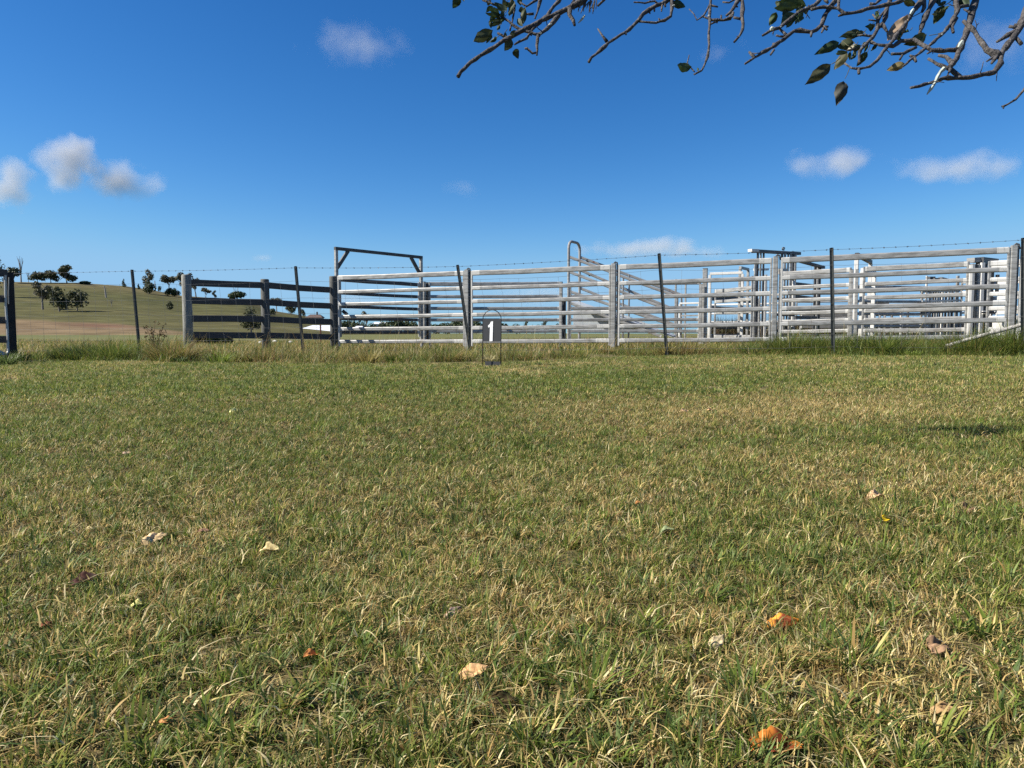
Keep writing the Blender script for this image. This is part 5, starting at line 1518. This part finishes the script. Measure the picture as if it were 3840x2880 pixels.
bA = Br(2.38, 2.5, zc(Z1, [(200, 850), (230, 790), (340, 690), (450, 610), (600, 520), (740, 430), (900, 340), (1010, 290), (1170, 200), (1300, 150), (1420, 95), (1500, 50), (1580, 0), (1640, -60)]), (5.5, 8.5))
bA.poly(zc(Z1, [(1310, 170), (1220, 280), (1100, 385), (1050, 380), (900, 330), (800, 270), (720, 210), (650, 170)]), (7, 3.5))
bA.poly(zc(Z1, [(1170, 200), (1240, 90), (1310, 10), (1350, -60)]), (5, 6))
bA.poly(zc(Z1, [(1080, 390), (1075, 500), (1070, 610)]), (5.5, 3)); bA.poly(zc(Z1, [(1075, 580), (1020, 585), (960, 530), (935, 540)]), (3.5, 3))
bA.poly(zc(Z1, [(1120, 250), (1050, 290), (960, 420), (820, 490)]), (5, 3)); bA.poly(zc(Z1, [(740, 430), (680, 390), (640, 370)]), (4, 2.5))
bA.poly(zc(Z1, [(1070, 0), (960, 70), (880, 20)]), (4, 3)); bA.poly(zc(Z1, [(1110, -20), (1080, 130), (1045, 210)]), (6, 2)); bA.poly(zc(Z1, [(1040, 155), (940, 155)]), (4, 3))
bA.poly(zc(Z1, [(470, 0), (570, 40), (620, 60)]), (4, 3)); bA.poly(zc(Z1, [(770, -20), (830, 60), (800, 250), (770, 340)]), (3, 2.5))
bA.poly(zc(Z1, [(1430, 100), (1430, 170), (1480, 230), (1490, 285)]), (6, 4)); bA.poly(zc(Z1, [(1740, 60), (1810, 0), (1850, -40)]), (4, 5))
for b, t, wd in (((220, -30), (140, 95), 90), ((745, 110), (600, 30), 80), ((690, 190), (505, 155), 62), ((700, 200), (560, 290), 70), ((575, 340), (360, 465), 120), ((575, 385), (510, 478), 48), ((915, 245), (935, 55), 70), ((810, 20), (770, 205), 80),
        ((800, 430), (720, 562), 95), ((825, 535), (862, 645), 78), ((840, 205), (905, 285), 60), ((660, 150), (540, 90), 70), ((860, 350), (770, 380), 60)):
    bA.leaf(*zc(Z1, [b, t]), sc_(Z1, wd))
bA.poly([(2190, -30), (2080, -60), (1950, -85), (1800, -70), (1690, -30)], (6, 3)); bA.poly([(1950, -85), (1800, -150), (1650, -130)], (4, 2.5)); bA.poly([(2080, -60), (1980, -190), (1850, -230)], (4, 2.5))
bA.poly([(1690, -60), (1560, -150), (1430, -190), (1330, -180)], (3, 2)); bA.poly([(1800, -150), (1690, -60)], (4, 3))
bA.sprinkle([(1350, -200, 50), (1430, -220, 60), (1520, -190, 60), (1590, -150, 50), (1480, -260, 60), (1640, -150, 60)], 130, 38)
bA.sprinkle([(1640, -95, 60), (1720, -110, 70), (1800, -130, 70), (1880, -150, 70), (1950, -130, 60), (1850, -210, 60), (2020, -120, 50)], 110, 30)
bA.sprinkle([(1850, 40, 45), (1900, 70, 45), (1930, 30, 40), (1890, 120, 30)], 15, 24)
for k in range(26):
    x0 = random.uniform(1480, 1740); a = (x0, random.uniform(-10, 40)); bA.poly(zc(Z1, [a, (a[0] - random.uniform(0, 60), a[1] + random.uniform(40, 120))]), (2.2, 1.2), knobs=False)
bA.lich.tube([at(*p, 2.48) for p in zc(Z1, [(1600, 170), (1570, 210), (1530, 255)])], [.003, .004, .0015], 5)
bA.build()

bB = Br(2.3, 2.42, zc(Z2, [(180, 735), (210, 680), (330, 590), (420, 510), (520, 440), (620, 380), (700, 310), (770, 240), (830, 160), (900, 110), (1000, 60), (1100, 20), (1180, -40)]), (3.6, 7))
bB.poly(zc(Z2, [(400, 490), (340, 420), (290, 340)]), (3.5, 1.6)); bB.poly(zc(Z2, [(1165, -30), (1175, 80), (1160, 190), (1080, 240), (980, 270), (860, 265), (780, 255)]), (6, 3.2)); bB.poly(zc(Z2, [(1000, 40), (970, 10), (850, 35), (715, 25)]), (3, 2.2))
for a, b in (((1050, 60), (1045, 130)), ((960, 90), (965, 130)), ((1080, 50), (1090, 80)), ((890, 110), (905, 160)), ((620, 380), (630, 410))):
    bB.poly(zc(Z2, [a, b]), (3.5, 2.5), knobs=False)
bB.leaf(*zc(Z2, [(1180, 15), (1330, 82)]), sc_(Z2, 95)); bB.build()
bC = Br(1.95, 2.15, zc(Z2, [(1430, 880), (1520, 840), (1570, 740), (1605, 600), (1605, 450), (1615, 250), (1620, 90), (1628, 0), (1640, -60)]), (2.6, 4.6))
bC.poly(zc(Z2, [(1370, 110), (1430, 170), (1470, 240), (1540, 190), (1590, 110), (1615, 60)]), (1.5, 3)); bC.poly(zc(Z2, [(1520, 185), (1640, 235), (1780, 245), (1850, 220), (1890, 150)]), (3, 4.5)); bC.poly(zc(Z2, [(1630, 60), (1720, 80)]), (3.5, 2.5)); bC.poly(zc(Z2, [(1630, 290), (1690, 255)]), (3.5, 2.5)); bC.poly(zc(Z2, [(1440, 855), (1350, 745), (1375, 650)]), (2, 1.5)); bC.poly(zc(Z2, [(1750, 240), (1755, 185)]), (3.5, 2.5), knobs=False)
bC.leaf(*zc(Z2, [(1385, 800), (1215, 780)]), sc_(Z2, 110)); bC.leaf(*zc(Z2, [(1480, 840), (1470, 795)]), sc_(Z2, 25)); bC.build()
bD = Br(1.95, 2.15, zc(Z2, [(1905, 500), (1920, 480), (1990, 400), (2015, 290), (2000, 200), (2008, 120), (2000, 0), (1995, -60)]), (3.4, 6))
bD.poly(zc(Z2, [(1970, -20), (1890, 110), (1815, 185)]), (7, 4)); bD.poly(zc(Z2, [(1995, 220), (1900, 205)]), (4, 3)); bD.poly(zc(Z2, [(1770, 25), (1840, 35), (1900, 0), (1930, -30)]), (2.5, 2.5)); bD.poly(zc(Z2, [(1890, 150), (1880, 200)]), (4, 3)); bD.build()
bE = Br(2.05, 2.15, zc(Z3, [(405, 492), (520, 420), (640, 380), (720, 310), (850, 210), (950, 150), (1080, 100), (1180, 30), (1215, -40)]), (3.8, 7))
for b, t, wd in (((1010, 75), (600, 20), 170), ((830, 190), (640, 350), 140), ((595, 170), (495, 362), 100), ((860, 220), (712, 402), 80), ((880, 100), (560, 110), 130)):
    bE.leaf(*zc(Z3, [b, t]), sc_(Z3, wd))
bE.sprinkle([(2950, 20, 45), (2990, 40, 40)], 7, 28)
bE.lich.tube([at(*p, 2.03) for p in zc(Z3, [(510, 405), (535, 395), (560, 385)])], [.003, .006, .003], 6); bE.build()
bF = Br(1.95, 2.2, zc(Z3, [(160, 885), (290, 800), (400, 730), (520, 660), (650, 580), (750, 500), (840, 430), (920, 415), (1080, 440), (1150, 410), (1220, 340), (1260, 230), (1330, 110), (1420, 0), (1460, -50)]), (3.2, 7.5))
for p in ([(290, 785), (220, 720)], [(560, 690), (510, 755)], [(720, 510), (590, 490)], [(1240, 370), (1315, 368)], [(1250, 390), (1220, 455)], [(1080, 440), (1075, 512)], [(735, 480), (650, 400)], [(1260, 380), (1295, 410)]):
    bF.poly(zc(Z3, p), (4.5, 3), knobs=False)
bF.build()
bG = Br(2.1, 2.15, zc(Z3, [(1080, 130), (1250, 95), (1450, 120), (1530, 190), (1700, 170), (1900, 110), (2212, 50)]) + zc(Z4, [(520, 10), (600, -50)]), (5, 6))
bG.poly(zc(Z3, [(1530, 190), (1460, 222)]), (5, 3)); bG.poly(zc(Z3, [(1460, 120), (1455, 0), (1450, -30)]), (4, 5)); bG.poly(zc(Z3, [(1890, 55), (1960, 60), (2030, -10)]), (3, 5)); bG.poly(zc(Z3, [(1280, 0), (1310, 45)]), (6, 3)); bG.build()
bH = Br(2.0, 2.2, zc(Z3, [(1745, 870), (1740, 720), (1820, 620), (1930, 520), (1990, 400), (2080, 300), (2130, 110), (2170, 0), (2190, -60)]), (4.5, 5.5))
bH.poly(zc(Z3, [(1990, 400), (1995, 290), (2050, 200), (2110, 130)]), (5, 2.5)); bH.poly(zc(Z3, [(1990, 290), (1870, 280)]), (3, 2.5)); bH.poly(zc(Z3, [(1990, 260), (1925, 200)]), (3, 2.5)); bH.poly(zc(Z3, [(1950, 500), (1720, 485)]), (4, 3)); bH.poly(zc(Z3, [(1900, 580), (2050, 630), (2212, 625)]), (4, 4)); bH.poly(zc(Z3, [(2060, 330), (2130, 440)]), (4, 3)); bH.poly(zc(Z3, [(1700, 670), (1560, 700)]), (4, 2.5))
for b, t, wd, c, st in (((1790, 430), (1485, 502), 120, None, (1880, 500)), ((1500, 560), (1148, 738), 130, None, (1640, 660)), ((1665, 580), (1430, 655), 150, None, (1720, 640)), ((1570, 720), (1385, 960), 130, (.06, .06, .028), None), ((1540, 720), (1380, 740), 60, None, None),
        ((1360, 885), (1005, 1168), 165, (.05, .052, .028), (1480, 800)), ((1545, 1085), (1440, 1430), 165, (.032, .034, .028), (1605, 950)), ((1855, 715), (1705, 920), 95, None, (1890, 620)), ((1700, 725), (1625, 832), 55, None, None), ((1690, 620), (1560, 720), 60, (.42, .38, .26), None), ((1880, 310), (1890, 430), 50, None, None), ((1990, 600), (1900, 710), 50, None, None), ((1740, 620), (1690, 720), 50, None, None)):
    q = zc(Z3, [b, t]); bH.leaf(q[0], q[1], sc_(Z3, wd), c, zc(Z3, [st])[0] if st else None)
bH.sprinkle([(3240, 150, 45), (3270, 110, 35), (3215, 190, 30), (3300, 60, 30)], 14, 22)
bH.build()
bI = Br(1.95, 2.2, zc(Z3, [(1540, 880), (1640, 940), (1740, 950), (1890, 920), (1990, 830), (2100, 680), (2212, 560)]) + zc(Z4, [(440, 500), (540, 380), (640, 220), (740, 70), (800, 0), (840, -60)]), (3.5, 7))
bI.poly(zc(Z3, [(1740, 950), (1735, 1015)]), (5, 3)); q = zc(Z4, [(575, 265), (295, 615)]); bI.leaf(q[0], q[1], sc_(Z4, 190), (.26, .19, .13), zc(Z4, [(790, 170)])[0]); q = zc(Z4, [(545, -20), (725, 75)]); bI.leaf(q[0], q[1], sc_(Z4, 110), (.10, .10, .03))
bI.lich.tube([at(*p, 2.12) for p in zc(Z4, [(690, 120), (665, 160), (640, 200)])], [.003, .005, .003], 6); bI.build()
bJ = Br(1.98, 2.2, zc(Z4, [(540, 920), (680, 800), (860, 670), (1010, 540), (1150, 400), (1240, 270), (1290, 150), (1270, 0), (1265, -60)]), (3, 7))
bJ.poly(zc(Z4, [(690, 800), (720, 850)]), (6, 4)); bJ.poly(zc(Z4, [(690, 790), (635, 770)]), (4, 3)); bJ.poly(zc(Z4, [(1280, 250), (1220, 370), (1235, 450)]), (4, 4)); bJ.poly(zc(Z4, [(1440, 80), (1330, 90), (1290, 160)]), (5, 5)); bJ.poly(zc(Z4, [(1380, 120), (1470, 180)]), (3.5, 4))
for b, t, wd, c, st in (((565, 880), (310, 975), 110, (.16, .13, .06), None), ((900, 492), (580, 620), 150, (.045, .06, .026), (1130, 430)), ((1105, 75), (958, 338), 130, (.028, .05, .022), (1220, 0)), ((1320, -30), (1450, 90), 130, None, None), ((1260, 0), (1330, 110), 70, None, None), ((1140, 20), (1020, 85), 50, None, None)):
    q = zc(Z4, [b, t]); bJ.leaf(q[0], q[1], sc_(Z4, wd), c, zc(Z4, [st])[0] if st else None)
bJ.sprinkle([(3600, 10, 50), (3560, 30, 40), (3440, 130, 35), (3400, 150, 40)], 12, 24)
bJ.build()
bK = Br(2.1, 2.2, zc(Z4, [(770, 490), (800, 360), (880, 170), (960, 0), (990, -60)]), (5, 8)); bK.poly(zc(Z4, [(800, 160), (830, 100), (830, 0), (825, -30)]), (4, 7)); bK.build()
bL = Br(1.95, 2.25, zc(Z4, [(1165, 945), (1230, 880), (1290, 790), (1330, 650), (1400, 500), (1450, 350), (1500, 150), (1545, 0), (1560, -60)]), (7, 11))
bL.poly(zc(Z4, [(1300, 690), (1100, 700), (920, 690), (800, 610), (700, 560), (520, 560)]), (8, 6)); bL.poly(zc(Z4, [(1210, 960), (1010, 880), (890, 810)]), (6, 4.5)); bL.poly(zc(Z4, [(1230, 880), (1130, 790), (1020, 770)]), (9, 5)); bL.poly(zc(Z4, [(720, 660), (540, 740), (380, 750)]), (5, 4)); bL.poly(zc(Z4, [(530, 760), (490, 820)]), (4, 3)); bL.poly(zc(Z4, [(520, 560), (400, 640), (200, 620)]), (5, 4)); bL.poly(zc(Z4, [(960, 690), (870, 735)]), (5, 3)); bL.poly(zc(Z4, [(1190, 960), (1150, 1035)]), (4, 2))
bL.lich.tube([at(*p, 1.93) for p in zc(Z4, [(1110, 945), (1060, 990), (1020, 1060), (980, 1150), (930, 1220), (870, 1305)])], [.006, .0045, .005, .0035, .005, .0015], 6)
bL.lich.tube([at(*p, 2.0) for p in zc(Z4, [(1365, 560), (1340, 610), (1305, 660)])], [.003, .007, .003], 6); bL.build()
bM = Br(1.92, 2.15, zc(Z4, [(645, 1212), (760, 1190), (950, 1130), (1100, 1080), (1300, 1080), (1450, 1075), (1600, 1040), (1800, 1000), (1890, 880), (1890, 760), (1960, 650), (2080, 500), (2150, 380), (2212, 270), (2260, 120), (2300, -60)]), (4.5, 11))
bM.poly(zc(Z4, [(1330, 1060), (1260, 1010), (1200, 965)]), (7, 6)); bM.poly(zc(Z4, [(1880, 780), (1700, 690), (1620, 580), (1530, 440), (1440, 350), (1370, 290)]), (10, 6)); bM.poly(zc(Z4, [(2100, 430), (1980, 490), (1845, 578)]), (7, 4)); bM.poly(zc(Z4, [(2130, 390), (2000, 360)]), (6, 5)); bM.poly(zc(Z4, [(2110, 530), (2180, 610)]), (5, 5)); bM.poly(zc(Z4, [(2160, 350), (2080, 340)]), (6, 4)); bM.poly(zc(Z4, [(1830, 780), (1770, 880)]), (6, 4)); bM.poly(zc(Z4, [(1800, 790), (1700, 850)]), (5, 3)); bM.build()
bN = Br(1.95, 2.0, zc(Z4, [(1905, 1475), (1940, 1465), (2050, 1410), (2140, 1330), (2212, 1250), (2290, 1130), (2400, 800), (2450, 300)]), (3, 5)); bN.poly(zc(Z4, [(1940, 1465), (1930, 1500)]), (3, 2), knobs=False); bN.build()
